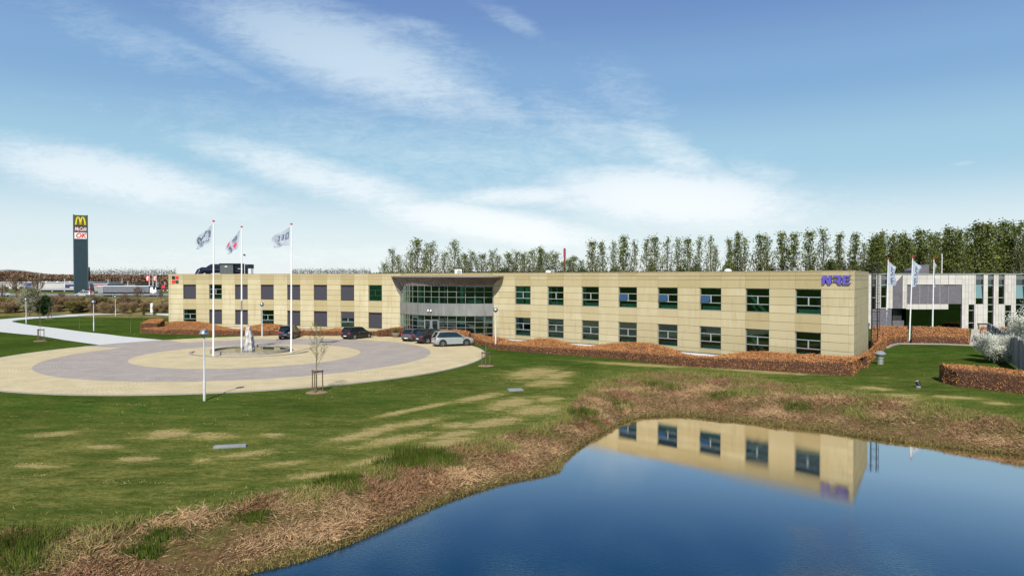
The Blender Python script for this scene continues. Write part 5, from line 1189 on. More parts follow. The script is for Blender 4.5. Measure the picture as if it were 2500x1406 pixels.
for px in (262, 268, 274, 374, 384):
    for s in (-1, 1): g = G(t.location); x = tx(px); g.tube((x, tY + s * 1.25, z0 + .5), (x, tY + s * .95, z0 + .5), .5, n=16); g.build('wheel', MAT['black'], t)
# guard rail along the motorway
t = empty('guard_rail', (tx(150), 184.6, 2.75), label='galvanised guard rail along the near edge of the motorway', cat='guard rail')
g = G(t.location); g.box((-130, 184.6, 3.45), (150, .06, .30)); g.build('rail', MAT['galv'], t)
g = G(t.location)
for k in range(38): g.box((-204 + k * 4, 184.7, 3.05), (.12, .10, .8))
g.build('rail_posts', MAT['galv'], t)
ORD = 'first second third fourth fifth sixth seventh eighth ninth tenth eleventh twelfth thirteenth fourteenth fifteenth sixteenth seventeenth eighteenth nineteenth twentieth'.split()
_o = ORD[:9]
for _t, _n in (('twenty', 'thirtieth'), ('thirty', 'fortieth'), ('forty', 'fiftieth'), ('fifty', 'sixtieth'), ('sixty', 'seventieth')): ORD += [_t + '-' + o for o in _o] + [_n]
# ------------------------------------------------------------------ sign tower
def textmesh(s, size, shear=0, ext=.05, off=0.0):
    c = bpy.data.curves.new('txt', 'FONT'); c.body = s; c.size = size; c.shear = shear; c.extrude = ext; c.offset = off; c.align_x = 'CENTER'; c.align_y = 'CENTER'
    o = bpy.data.objects.new('txt', c); COL.objects.link(o); bpy.context.view_layer.update(); me = bpy.data.meshes.new_from_object(o.evaluated_get(bpy.context.evaluated_depsgraph_get())); bpy.data.objects.remove(o); bpy.data.curves.remove(c); return me
def textobj(name, s, size, mat, parent, loc, wx=None, shear=0, off=0.0, rz=0):
    me = textmesh(s, size, shear, .04, off); me.materials.clear(); me.materials.append(mat); o = bpy.data.objects.new(name, me); COL.objects.link(o); o.parent = parent; o.location = loc; o.rotation_euler = (R(90), 0, rz)
    if wx: xs = [v.co.x for v in me.vertices]; o.scale.x = wx / (max(xs) - min(xs))
    return o
TY = 232.0
def txx(px): return (px - 1250) / F * TY
def tz(py): return AT(1250, py, TY).z
base = Vector((txx(198), TY, 2.0)); t = empty('sign_tower', base, label='tall dark teal roadside sign tower with three illuminated style panels beyond the road', cat='sign tower')
TEAL = M('dark_teal_cladding', (.020, .046, .062), (.013, .033, .046), .5, scale=1.2); TEALD = M('teal_edge', (.034, .07, .09), None, .5)
rzr = R(9); g = G(base); wT = txx(216) - txx(180)
ztp = tz(526); g.box((base.x, TY, (1.0 + ztp) / 2), (wT * .98, 2.2, ztp - 1.0)); tw = g.build('tower_body', TEAL, t)
g = G(base)
for s in (-1, 1): g.box((base.x + s * wT * .45, TY - 1.14, (1.5 + ztp) / 2), (wT * .09, .14, ztp - 1.2))
g.build('corner_trim', TEALD, t)
def pan(name, y0, y1, mat):
    g = G(base); g.box((base.x, TY - 1.2, (tz(y0) + tz(y1)) / 2), (wT * .82, .16, tz(y0) - tz(y1))); return g.build(name, mat, t)
pan('panel', 528, 551.5, M('olive_sign_panel', (.10, .105, .025), None, .5)); pan('panel', 554, 566, M('maroon_sign_panel', (.20, .035, .055), None, .5)); pan('panel', 568, 583.5, MAT['white'])
zc = (tz(528) + tz(551.5)) / 2; g = G(base)
for s in (-1, 1):
    pts = [(s * .04, -1.25), (s * .10, -.3), (s * .32, .75), (s * .68, 1.22), (s * 1.02, 1.1), (s * 1.30, .45), (s * 1.48, -.5), (s * 1.56, -1.35)]
    for (xa, za), (xb, zb_) in zip(pts[:-1], pts[1:]): g.beam(base + Vector((xa, -1.36, zc - 2.0 + za)), base + Vector((xb, -1.36, zc - 2.0 + zb_)), .42, .14, up=(0, 1, 0))
g.build('yellow_arches', M('sign_yellow', (.85, .70, .03), None, .5), t)
textobj('lettering', 'McCafé', 1.75, MAT['white'], t, (0, -1.36, (tz(554) + tz(566)) / 2 - 2.0), wT * .78, .25, .02)
textobj('lettering', 'OK', 2.2, MAT['red'], t, (0, -1.36, (tz(568) + tz(583.5)) / 2 - 2.0), wT * .70, .2, .05)
g = G(base); g.box((base.x + wT * .55, TY, (tz(652) + tz(684)) / 2), (.5, .6, tz(652) - tz(684))); g.build('side_box', MAT['darkm'], t)
t.rotation_euler.z = R(31); t.scale = (.86, .6, 1)

# ------------------------------------------------------------------ retail buildings far left
def bld(name, px0, px1, y0, y1, Y, mats, label, extra=None, depth=14, zb=2.0):
    x0, x1 = (px0 - 1250) / F * Y, (px1 - 1250) / F * Y; zt_ = AT(1250, y0, Y).z; zl = AT(1250, y1, Y).z if y1 else zb
    o = Vector(((x0 + x1) / 2, Y + depth / 2, zb)); t = empty(name, o, label=label, cat='building')
    g = G(o); g.box((o.x, o.y, (zb - 2 + zt_) / 2), (x1 - x0, depth, zt_ - zb + 2)); g.build('wall', mats[0], t)
    g = G(o); g.box((o.x, o.y, zt_ + .12), (x1 - x0 + .6, depth + .6, .3)); g.build('roof', mats[1], t)
    if extra: extra(t, o, Y, x0, x1)
    return t
WW = M('white_shed_wall', (.52, .52, .51), (.42, .42, .41), .8, scale=.2); GR = M('pale_roof_sheet', (.50, .54, .58), None, .6); RDW = M('dark_red_fascia', (.25, .03, .05), (.18, .02, .04), .7)
def Xz(t, o, Y, px0, px1, y0, y1, mat, name, d=.3, yo=-.2):
    g = G(o); a, b = (px0 - 1250) / F * Y, (px1 - 1250) / F * Y; z0, z1 = AT(1250, y1, Y).z, AT(1250, y0, Y).z; g.box(((a + b) / 2, Y + yo, (z0 + z1) / 2), (b - a, d, z1 - z0)); return g.build(name, mat, t)
def e1(t, o, Y, x0, x1):
    Xz(t, o, Y, 61, 82, 691.5, 709, M('dark_blue_banner', (.03, .035, .12), (.25, .28, .4), .7, scale=.35, detail=2), 'banner')
    Xz(t, o, Y, 160, 200, 694, 698, M('blue_fascia', (.06, .06, .25), None, .6), 'fascia'); Xz(t, o, Y, 160, 170, 698, 703, MAT['dframe'], 'window')
    for px in (96, 103, 131, 162): Xz(t, o, Y, px, px + 4, 687, 690, MAT['white'], 'roof_unit', 2, 3)
    for px in (12, 30, 48): Xz(t, o, Y, px, px + 9, 700, 708, MAT['dframe'], 'window')
bld('retail_shed', -60, 205, 690, 0, 330, (WW, GR), 'long white retail shed with a dark blue banner far left beyond the road', e1, 30)
def e2(t, o, Y, x0, x1):
    Xz(t, o, Y, 95, 186, 704, 708, M('grey_roof_edge', (.38, .40, .45), None, .6), 'roof_edge', 1.2, -.6); Xz(t, o, Y, 95, 186, 708.3, 712, RDW, 'fascia', .5)
    for i, px in enumerate(range(104, 184, 7)): Xz(t, o, Y, px, px + 4.5, 713, 722, (MAT['dframe'], M('warm_shop_window', (.42, .36, .25), None, .5))[i % 2], 'window')
    for px in (130, 160): Xz(t, o, Y, px, px + 2, 709, 723, MAT['white'], 'pillar', .5, -.7)
bld('restaurant_building', 97, 185, 706, 0, 262, (M('brick_dark', (.16, .07, .05), (.10, .05, .04), .8), M('flat_grey_roof', (.3, .31, .34), None, .8)), 'low restaurant building with red fascia left of the dark sign tower', e2, 14)
def e3(t, o, Y, x0, x1):
    Xz(t, o, Y, 238, 249, 695.5, 701.5, MAT['red'], 'sign'); Xz(t, o, Y, 239.5, 247, 697.5, 700, MAT['white'], 'sign_text', .3, -.4); Xz(t, o, Y, 218, 228, 690.5, 692.5, MAT['white'], 'canopy', 4, -2)
    for px in range(217, 236, 5): Xz(t, o, Y, px, px + 3.5, 705.5, 710, MAT['red'], 'parasol', 2, -3)
    Xz(t, o, Y, 218, 246, 712, 720, M('brick_red_front', (.20, .05, .035), None, .8), 'shop_front')
bld('filling_station', 217, 262, 694, 0, 270, (M('grey_shop_wall', (.30, .30, .33), None, .7), GR), 'grey filling station shop with red sign right of the dark sign tower', e3, 12)
def e4(t, o, Y, x0, x1):
    Xz(t, o, Y, 396, 404, 696, 704, MAT['red'], 'sign'); 
    for px in range(388, 412, 5): Xz(t, o, Y, px, px + 2.6, 708, 722, (MAT['white'], MAT['dframe'])[px % 2], 'window')
bld('gabled_shop', 386, 425, 697, 0, 275, (M('dark_shop_wall', (.045, .05, .06), None, .7), MAT['dframe']), 'dark shop building with red sign behind the lorry cab', e4, 12)
bld('low_shed', 250, 330, 694, 0, 340, (M('dull_shed_wall', (.18, .18, .20), None, .7), M('green_grey_roof', (.10, .12, .11), None, .8)), 'low dark roofed shed behind the trailer roof', None, 20)
for i, (px, y0) in enumerate(((158, 680), (264, 683), (298, 680), (312, 688), (385.5, 689), (402.5, 688), (96, 668))):
    Y = 300; b = Vector(((px - 1250) / F * Y, Y, 2)); tp = AT(px, y0, Y); t = empty('light_mast', b, label=f'thin pale lighting mast, {sorted((158, 264, 298, 312, 385.5, 402.5, 96)).index(px) + 1 and ORD[sorted((158, 264, 298, 312, 385.5, 402.5, 96)).index(px)]} from the left beyond the motorway', cat='mast', group='lighting masts in the retail park'); g = G(b); g.tube(b, tp, .14, .09); g.build('pole', MAT['white'], t); g = G(b); g.box(tp, (.9, .4, .18)); g.build('lamp_head', MAT['galv'], t)
# yield sign back
b = Vector(((203.5 - 1250) / F * 183.5, 183.5, 2.7)); t = empty('road_sign', b, label='small grey triangular road sign seen from behind beside the motorway', cat='sign'); tp = AT(203.5, 710.5, 183.5)
g = G(b); g.tube(b, tp, .05); g.build('post', MAT['galv'], t); g = G(b); g.plate([(-.4, .4), (.4, .4), (0, -.35)], tp, (1, 0, 0), (0, 0, 1), .05); g.build('sign_plate', MAT['galv'], t)
# white round pillar
b = GPT(371, 764.5); t = empty('white_pillar', b, label='short white round pillar sign beside the far road branch', cat='pillar'); w = 7 / F * b.y
g = G(b); g.lathe([(w * .52, 0), (w * .52, .05), (w * .5, .08), (w * .5, AT(371, 741, b.y).z - b.z), (w * .35, AT(371, 740, b.y).z - b.z)], n=20, c=b); g.build('column', MAT['white'], t, smooth='auto'); g = G(b); g.lathe([(w * .6, -.05), (w * .6, .05)], b); g.build('base_plate', MAT['galv'], t)
# pinkish mast behind the building
b = Vector(((1378.5 - 1250) / F * 220, 220, 0)); t = empty('lattice_mast', b, label='slim dark red mast standing among the trees above the middle of the roof', cat='mast'); tp = AT(1378.5, 606, 220); md = tp.z * .62
RDM = M('faded_red_mast', (.30, .05, .07), (.20, .03, .05), .7)
g = G(b); g.tube(b, b + Vector((0, 0, md)), .34, .28); g.build('lower_pole', M('brown_mast', (.06, .04, .035), None, .8), t); g = G(b); g.tube(b + Vector((0, 0, md)), tp, .30, .28); g.box(tp - Vector((0, 0, 1.6)), (.75, .5, 2.6)); g.box(tp - Vector((0, 0, 5.2)), (.75, .5, 1.2)); g.build('antenna_panel', RDM, t)

# ------------------------------------------------------------------ trees
def branchy(h, r, nb, up, spread, seed, z0=.15, sub=2, wig=.06, leader=.04):
    """trunk and limbs as tubes; returns (G, list of twig points)"""
    q = random.Random(seed); g = G(); P = [Vector((0, 0, 0))]
    n = 7
    for i in range(1, n + 1): P.append(Vector((q.uniform(-1, 1) * wig * h * .12 * i / n, q.uniform(-1, 1) * wig * h * .12 * i / n, h * i / n)))
    for i in range(n): g.tube(P[i], P[i + 1], r * (1 - i / n * .85), r * (1 - (i + 1) / n * .85), 6, False)
    tips = []
    def limb(a, d, L, rr, lv):
        p = a; m = 4
        for k in range(m):
            d = (d + Vector((q.uniform(-.22, .22), q.uniform(-.22, .22), up * .22))).normalized(); b_ = p + d * L / m; g.tube(p, b_, rr * (1 - k / m * .7), rr * (1 - (k + 1) / m * .7), 4 if lv else 5, False)
            if lv < sub and k > 0:
                for _ in range(2):
                    e = (d + Vector((q.uniform(-1, 1), q.uniform(-1, 1), q.uniform(-.3, .8))) * .75).normalized(); limb(b_, e, L * q.uniform(.32, .5), rr * .45, lv + 1)
            p = b_; tips.append((tuple(p), lv))
    for i in range(nb):
        k = z0 + (1 - z0) * (i + q.random() * .6) / nb; k = min(k, .97); j = min(int(k * n), n - 1); a = P[j].lerp(P[j + 1], k * n - j); th = i * 2.4 + q.uniform(-.5, .5)
        d = Vector((math.cos(th), math.sin(th), up * q.uniform(.7, 1.3))).normalized(); limb(a, d, spread * ((1 - .80 * ((k - .3) / .7) ** 1.2) if k > .3 else (.6 + .4 * k / .3)) * q.uniform(.75, 1.1), r * (.42 * (1 - k) + .10), 0)
    return g, [t_[0] for t_ in tips] + [tuple(P[-1])]
def foliage_pts(tips, per, sg, seed):
    q = np.random.default_rng(seed); T = np.array(tips); w = q.random(len(T)) ** 1.2; k = q.choice(len(T), int(len(T) * per), p=w / w.sum()); return T[k] + q.normal(scale=sg, size=(len(k), 3))
def make_tree(name, h, r, nb, up, spread, per, sg, leaf, lm, tm, seed, z0=.15, sub=1, rbias=.4):
    t = empty(name, (0, 0, 0)); g, tips = branchy(h, r, nb, up, spread, seed, z0, sub); g.build('trunk', tm, t)
    if per: P = foliage_pts(tips, per, sg, seed); V_, F_ = cards(P, leaf); lump = np.array([noise.noise(Vector(p) * .9) for p in P]); np_mesh('crown', V_, F_, lm, t, rnd=np.clip(nrg.normal(rbias + lump * .5, .25), 0, 1))
    return t
POP = [make_tree('poplar_tree', 18, .2, 36, 1.7, 4.2, per, .30, .34, MAT['poplar'], MAT['poplarbark'], 100 + i, .10, 1, .5) for i, per in enumerate((1.6, 0.9, 2.0, 0.8, 1.3))]
POPD = [make_tree('poplar_tree', 18, .2, 42, 1.6, 4.4, per, .42, .34, MAT['poplar'], MAT['poplarbark'], 200 + i, .08, 1, .45) for i, per in enumerate((2.6, 1.9, 3.3))]
POPL = [make_tree('poplar_tree', 18, .26, 30, 1.15, 5.6, per, .36, .34, MAT['poplar'], MAT['poplarbark'], 250 + i, .10, 1, .5) for i, per in enumerate((1.7, 1.2, 2.1))]
used = set(); _tz = {}
def topz(p):
    if p.name not in _tz: _tz[p.name] = max(np.percentile([v.co.z for v in c.data.vertices], 99.7) for c in kids(p))
    return _tz[p.name]
def put(protos, px, ytop, Y, label, cat, group, zg=0.0, wk=1.0, h0=18.0, rot=None):
    p = rng.choice(protos); h0 = topz(p); x = (px - 1250) / F * Y; zt_ = AT(px, ytop, Y).z; s = (zt_ - zg) / h0
    o = p if p.name not in used else copy_tree(p); used.add(p.name)
    o.location = (x, Y, zg); o.scale = (s * wk, s * wk, s); o.rotation_euler.z = rng.uniform(0, 6.28); return tag(o, label, cat, group)
G1 = 'slender poplars in a row behind the office'
row1 = [(1450, 588), (1472.6, 582), (1497, 578), (1524.6, 577), (1551, 578), (1574, 582), (1599.6, 580.5), (1625, 579), (1650, 584), (1675, 584), (1703, 578), (1732, 575), (1750, 588), (1775, 580), (1796, 571), (1818, 571), (1851, 572), (1875, 569), (1905, 568), (1939, 560), (1978, 556), (2012, 553), (2045, 561), (2084, 563), (2110, 583)]
for i, (px, y) in enumerate(row1): put(POP, px + rng.uniform(-5, 5), y + rng.uniform(-6, 9), 150 + rng.uniform(-3, 3), f'slender half leafed poplar, {ORD[i]} from the left in the even row above the right roof', 'tree', G1, wk=rng.uniform(1.05, 1.45))
G0 = 'loose poplars above the middle of the office roof'
row0 = [(938, 640, 1), (957.7, 603, 1), (973, 622, 0), (1003, 612, 0), (1019, 582, 0), (1051, 590, 0), (1085, 612, 0), (1111, 585, 1), (1135, 618, 0), (1152, 611, 0), (1177, 618, 1), (1203, 608, 1), (1216, 620, 0), (1242, 616, 1), (1262, 611, 1), (1281, 615, 0), (1301, 608, 1), (1320, 602, 2), (1338, 613, 0), (1356, 616, 0), (1388, 632, 0), (1400, 624, 0), (1419, 632, 0)]
for i, (px, y, d) in enumerate(row0): put(POPD if d == 2 else POPL, px, y, 165 + rng.uniform(-8, 8), f'loose spring poplar, {ORD[i]} from the left in the group above the middle of the roof', 'tree', G0, wk=rng.uniform(1.1, 1.6))
G2 = 'dense poplar belt behind the stone building'
row2 = [(2138, 575), (2155, 566), (2180, 572), (2202, 571), (2220, 580), (2245, 562), (2270, 569), (2290, 569), (2316, 556), (2338, 562), (2361, 554), (2388, 545), (2410, 545), (2432, 553), (2450, 541), (2472, 546), (2492, 540), (2515, 545), (2540, 548)]
for i, (px, y) in enumerate(row2): put(POP if i % 3 == 1 else POPD, px, y - 2, 140 + rng.uniform(-3, 3), f'tall leafy poplar, {ORD[i]} from the left along the belt behind the pale stone building', 'tree', G2, wk=rng.uniform(1.1, 1.5))
for i in range(17): put(POPD, 2130 + i * 25 + rng.uniform(-8, 8), 600 + rng.uniform(-14, 14), 152 + rng.uniform(-3, 4), f'shorter leafy tree, {ORD[i]} from the left filling the belt behind the pale stone building', 'tree', 'inner trees of the dense belt', wk=1.35)
# dark bushes between the trunks just above the roof
BUSH = [make_tree('bush', 4.5, .10, 16, .9, 2.3, 16, .30, .26, MAT['darkgreen'], MAT['scrubtwig'], 300 + i, .05, 1) for i in range(2)]
for i, (px, y, w) in enumerate(sorted(((1700, 645, 1), (1780, 640, 1.1), (1880, 648, 1), (1500, 652, 1), (1590, 650, 1), (2030, 636, 1.3), (2080, 640, 1.1), (1980, 650, .9), (1230, 655, 1.2), (1420, 656, 1), (1120, 655, 1.1), (1660, 652, 1), (2110, 645, 1)))):
    put(BUSH, px, y, 158, f'dark green bush, {ORD[i]} from the left of those just above the office roof line', 'bush', 'dark bushes below the poplars', wk=.55 * w, h0=4.5)

# scrub on the near side of the motorway
SCR = [make_tree('scrub_bush', 5, .10, 24, .9, 2.8, 6.5, .34, .24, MAT['olive'], MAT['scrubtwig'], 400 + i, .03, 2) for i in range(3)]
BROWNL = M('brown_scrub_bud', (.19, .135, .075), (.38, .28, .15), .9, attr=True, scale=.4)
SCB = [make_tree('scrub_bush', 5, .14, 34, 1.0, 2.7, 3.4, .4, .20, BROWNL, MAT['scrubtwig'], 410 + i, .03, 2) for i in range(3)]
SG = 'scrub between the grey road and the motorway'
sc_list = []
for px in range(-20, 440, 13): sc_list.append((px + rng.uniform(-5, 5), 727 + rng.uniform(-5, 10), 168 + rng.uniform(-5, 6)))
for px in range(-10, 430, 26): sc_list.append((px + rng.uniform(-6, 6), 740 + rng.uniform(-6, 6), 158 + rng.uniform(-2, 3)))
for i, (px, y, Y) in enumerate(sorted(sc_list)):
    zg = HZ((px - 1250) / F * Y, Y); put(SCB if rng.random() < .68 else SCR, px, y, Y, f'tangled brown olive scrub bush, {ORD[i]} from the left on the slope below the motorway', 'bush', SG, zg=zg, wk=rng.uniform(1.3, 2.0), h0=5)
BT = [make_tree('bare_tree', 9, .34, 28, .95, 4.2, 0, .3, .2, MAT['olive'], MAT['scrubtwig'], 430 + i, .25, 3) for i in range(1)]
for px, y, Y, lb in ((336, 698, 170, 'bare spreading tree in front of the grey lorry trailer'), (40, 668, 176, 'wide bare tree at the far left in front of the white shed'), (92, 672, 178, 'bare tree left of the lamp by the white blossoming shrub'), (228, 716, 160, 'small bare tree behind the second lamp left of the office'), (268, 728, 158, 'small bare tree left of the farthest lamp'), (150, 712, 166, 'bare tree before the red fascia restaurant'), (128, 722, 160, 'low bare tree right of the dark green bush'), (305, 715, 164, 'bare tree right of the farthest lamp'), (392, 706, 172, 'bare tree in front of the lorry cab'), (5, 690, 172, 'bare tree at the very left edge')):
    zg = HZ((px - 1250) / F * Y, Y); put(BT, px, y, Y, lb, 'tree', None, zg=zg, wk=1.15, h0=9)
t = make_tree('dark_conifer_bush', 5, .1, 22, 1.1, 2.2, 22, .34, .26, MAT['darkgreen'], MAT['scrubtwig'], 440, .03, 1); p = GPT(82, 774); t.location = p + Vector((0, 3, 0)); t.scale = (1.1, 1.1, (AT(82, 731, p.y).z - p.z) / 5); tag(t, 'dense dark green bush right of the blossoming shrub at the road bend', 'bush')
BW = M('off_white_blossom', (.12, .12, .06), (.42, .41, .28), .8, attr=True, scale=.5)
t = make_tree('blossoming_shrub', 7, .14, 26, .8, 3.9, 9, .34, .24, BW, MAT['scrubtwig'], 441, .04, 1); p = GPT(38, 776); t.location = p + Vector((0, 4, 0)); s = (AT(38, 711, p.y).z - p.z) / 7; t.scale = (s * 1.1, s * 1.1, s); tag(t, 'tall shrub speckled with dull white blossom at the left road bend', 'shrub')
# far brown wood and distant tree rows
def wood(name, pts, Y, thick, hgt_base, n, size, mat, label_=None):
    P = []
    for _ in range(n):
        px = nrg.uniform(pts[0][0], pts[-1][0]); yt = interp(pts, px) + 1.3 * noise.noise(Vector((px * .21, Y * .1, 0))) + nrg.normal() * .5; YY = Y + nrg.uniform(0, thick); z1 = AT(px, yt, YY).z; P.append(((px - 1250) / F * YY, YY, hgt_base + (z1 - hgt_base) * (1 - nrg.random() ** 1.6)))
    P = np.array(P); V_, F_ = cards(P, size); o = np_mesh(name, V_, F_, mat, rnd=np.clip(nrg.normal(.5 + .25 * np.array([noise.noise(Vector(p) * .03) for p in P]), .2), 0, 1)); return tag(o, kind='stuff')
wood('far_brown_wood', [(-80, 664), (0, 664), (25, 662), (60, 664), (120, 671), (180, 672), (250, 671), (330, 672), (412, 673), (500, 674), (700, 675), (960, 676)], 480, 60, -1, 60000, 1.5, MAT['wooda'])
wood('far_brown_wood_behind', [(900, 668), (1200, 665), (1500, 664), (1800, 664), (2140, 664), (2560, 660)], 420, 60, -1, 14000, 2.4, MAT['darkgreen'])
GREYT = M('distant_bare_crown', (.17, .18, .17), (.30, .32, .31), .95, attr=True, scale=.02)
P = []
for px in list(np.arange(196, 432, 6.4)) + list(np.arange(716, 905, 5.6)):
    Y = 900; px += nrg.uniform(-1, 1); c = AT(px, 666 if px < 500 else 664.5, Y); n = 110; P.append(np.array([c.x, c.y, c.z]) + nrg.normal(size=(n, 3)) * np.array([1.1, 1.1, 2.4])); P.append(np.stack([np.full(14, c.x), np.full(14, c.y), np.linspace(0, c.z, 14)], 1))
P = np.concatenate(P); V_, F_ = cards(P, 1.2); tag(np_mesh('distant_tree_row', V_, F_, GREYT, rnd=nrg.random(len(P))), kind='stuff')
g = G(); rows = []
for Y, k in ((2600, 0), (2900, 1), (3400, .3)):
    rows.append([(((px - 1250) / F) * Y, Y, -5 + k * max(0, AT(px, y, 2900).z + 5)) for px, y in ((-250, 668), (-100, 664), (-20, 660.5), (20, 657.5), (55, 660), (90, 666), (140, 671), (220, 674), (400, 676))])
g.grid(rows); tag(g.build('hill', M('hazy_hill', (.22, .25, .26), (.17, .20, .20), .95, scale=.01)), kind='structure')

# ------------------------------------------------------------------ young staked trees
def stakes(px, py, h, r, n=3):
    b = GPT(px, py); t = empty('tree_stake_frame', b); g_ = []
    for k in range(n):
        a = k * 2 * math.pi / n + .5; q = Vector((math.cos(a) * r, math.sin(a) * r, 0)); g = G(); g.tube(q, q * .95 + Vector((0, 0, h)), .045, .04, 8); g.build('stake', MAT['wood'], t)
        a2 = (k + 1) * 2 * math.pi / n + .5; q2 = Vector((math.cos(a2) * r, math.sin(a2) * r, 0)); g = G(); g.beam(q * 1.1 + Vector((0, 0, h - .10)), q2 * 1.1 + Vector((0, 0, h - .10)), .05, .10); g.build('crossbar', MAT['wood'], t)
    g = G(); g.lathe([(.75, .005), (.6, .05), (.2, .09), (.02, .1)], n=20); g.build('mulch', M('bark_mulch', (.30, .20, .12), (.16, .10, .06), .95, scale=14), t); return t, b
for i, (px, py, top, lb, h, seed) in enumerate(((773, 958, 789, 'leafless young tree in the triple stakes nearest the camera', 1.55, 51), (1186, 893, 762, 'slim bare sapling in stakes at the right end of the forecourt', 1.25, 52), (98, 832.5, 745, 'thin sapling in stakes on the left lawn by the grey road', 1.5, 53), (120, 778, 738, 'thin sapling on the far road verge beside two short stakes', 1.2, 54))):
    t, b = stakes(px, py, h, .42); tag(t, 'wooden three post tree stake frame' + (' nearest the camera', ' at the right end of the forecourt', ' on the left lawn', ' on the far road verge')[i], 'stake frame', 'wooden tree stakes')
    hh_ = AT(px, top, b.y).z - b.z; tr = make_tree('young_tree', hh_, .05 if i == 0 else .035, 18 if i == 0 else 9, .75 if i == 0 else 1.7, 1.25 if i == 0 else .9, .25, .03, .05, MAT['tuft'], MAT['bark'], seed, .34 if i == 0 else .45, 2 if i == 0 else 1); tr.location = b; tag(tr, lb, 'tree', 'young trees round the forecourt')
for i, (px, py, top, lb) in enumerate(((194, 801, 768, 'thin bare sapling stem on the grass left of the second lamp'), (319, 812, 765, 'young forked sapling on the grass left of the corner hedge'), (351, 785, 762, 'small leafing sapling behind the corner hedge'), (377, 783, 763, 'small sapling nearest the left corner of the office'))):
    b = GPT(px, py); hh_ = AT(px, top, b.y).z - b.z; tr = make_tree('sapling', hh_, .03, 6 if i else 3, 1.2, .7 if i else .2, 3 if i > 1 else .5, .08, .09, MAT['tuft'], MAT['bark'], 60 + i, .5, 1); tr.location = b; tag(tr, lb, 'tree', 'saplings on the left lawn')

# ------------------------------------------------------------------ right corner: fence, bush, small things
fa = Vector(((2415 - 1250) / F * 71, 71, .5)); fb = Vector(((2560 - 1250) / F * 47, 47, .3)); t = empty('board_fence', fa, label='tall pale weathered board fence running towards the right edge', cat='fence')
FEN = M('weathered_pale_boards', (.36, .35, .34), (.24, .23, .22), .85, scale=2, stretch=(1, 1, .1)); d = (fb - fa); L_ = d.length; d.normalize(); n = int(L_ / .22); g = G(fa)
for k in range(n):
    p = fa + d * (k * .22 + .1); g.box(p + Vector((0, 0, 1.28)), (.19, .03, 2.6 - .3 * k / n), rz=math.atan2(d.y, d.x))
g.build('boards', FEN, t); g = G(fa)
for k in range(0, n, 11): g.box(fa + d * (k * .22) + Vector((0, 0, 1.35)) + Vector((-d.y, d.x, 0)) * -.07, (.09, .09, 2.75), rz=math.atan2(d.y, d.x))
g.beam(fa + Vector((0, 0, 2.62)), fb + Vector((0, 0, 2.32)), .10, .05); g.build('fence_rail', FEN, t)
t = empty('metal_railing', (56, 66, .5), label='thin brown railing with one white post behind the board fence', cat='railing'); g = G(t.location)
for z in (1.0, 1.9): g.tube((fa.x + 4, 72, z + .9), (fb.x + 6, 60, z + .9), .03)
g.build('rail', MAT['wood'], t); g = G(t.location); q = AT(2486.5, 785, 66); g.tube((q.x, 66, .4), q, .06); g.build('post', MAT['white'], t)
t = make_tree('blossoming_bush', 3.2, .07, 44, .6, 3.0, 5.5, .26, .12, MAT['blossom'], MAT['twig'], 71, .03, 2, .5); p = GPT(2508, 905); t.location = p + Vector((.6, 4.2, 0)); t.scale = (.72, .62, .56); tag(t, 'wide bush full of white blossom behind the big hedge block at the right edge', 'bush')
t = copy_tree(t); p = GPT(2588, 905); t.location = p + Vector((.6, 3.4, 0)); t.scale = (.85, .85, .92); tag(t, 'taller bush of white blossom cut by the right picture edge', 'bush')
t = make_tree('leafing_bush', 2.6, .05, 22, .8, 1.6, 3, .16, .10, MAT['paletuft'], MAT['twig'], 72, .03, 2, .6); p = GPT(2440, 880); t.location = p + Vector((0, 2, 0)); t.scale = (.5, .5, .6); tag(t, 'small sparse pale leafing bush left of the white blossoming bush', 'bush')
b = GPT(2149, 889); t = empty('ventilation_cowl', b, label='silver metal ventilation cowl standing on the lawn beside the corner hedge', cat='vent'); s = 1.18
g = G(b); g.lathe([(.26, 0), (.26, .42 * s), (.30, .44 * s), (.30, .52 * s)], b, 20); g.build('duct', MAT['galv'], t, smooth='auto'); g = G(b); g.lathe([(.25, .52 * s), (.46, .74 * s), (.46, .80 * s), (.24, .98 * s), (.05, 1.0 * s)], b, 20); g.build('cowl', MAT['galv'], t, smooth='auto')
for px, py, lb in ((2242, 946, 'small black and white ground spotlight on the right lawn left of the big hedge block'), (1677, 893, 'small dark ground spotlight at the foot of the long wavy hedge')):
    b = GPT(px, py); t = empty('ground_spotlight', b, label=lb, cat='spotlight'); g = G(b); g.tube(b, b + Vector((0, 0, .12)), .16, .14, 12); g.build('base', MAT['slab'], t); g = G(b); g.tube(b + Vector((.05, 0, .14)), b + Vector((-.02, .12, .42)), .13, .15, 12); g.build('lamp_head', MAT['black'], t, smooth='auto'); g = G(b); g.tube(b + Vector((-.025, .122, .42)), b + Vector((-.03, .13, .44)), .13, .13, 12); g.build('lens', MAT['white'], t)
for px, py, w, l, lb in ((562, 1091, 1.5, .36, 'long thin grey cover slab lying in the front lawn'), (1258, 952.5, 1.05, .75, 'grey cover slab lying in the lawn below the forecourt end')):
    b = GPT(px, py); t = G(b); t.box(b + Vector((0, 0, .04)), (w, l, .09), rz=R(12)); t.box(b + Vector((0, 0, .09)), (w * .96, l * .9, .03), rz=R(12)); o = t.build('cover_slab', MAT['slab'], None, bevel=.01); o.location = b; tag(o, lb, 'slab')
b = GP(967, 823.5, .04); t = empty('planter', b, label='round stone planter with a small green plant at the entrance hedge', cat='planter'); g = G(b); g.lathe([(.30, 0), (.48, .25), (.55, .5), (.50, .62), (.42, .62), (.40, .5)], b, 20); g.build('pot', M('planter_stone', (.20, .16, .14), None, .9), t, smooth='auto')
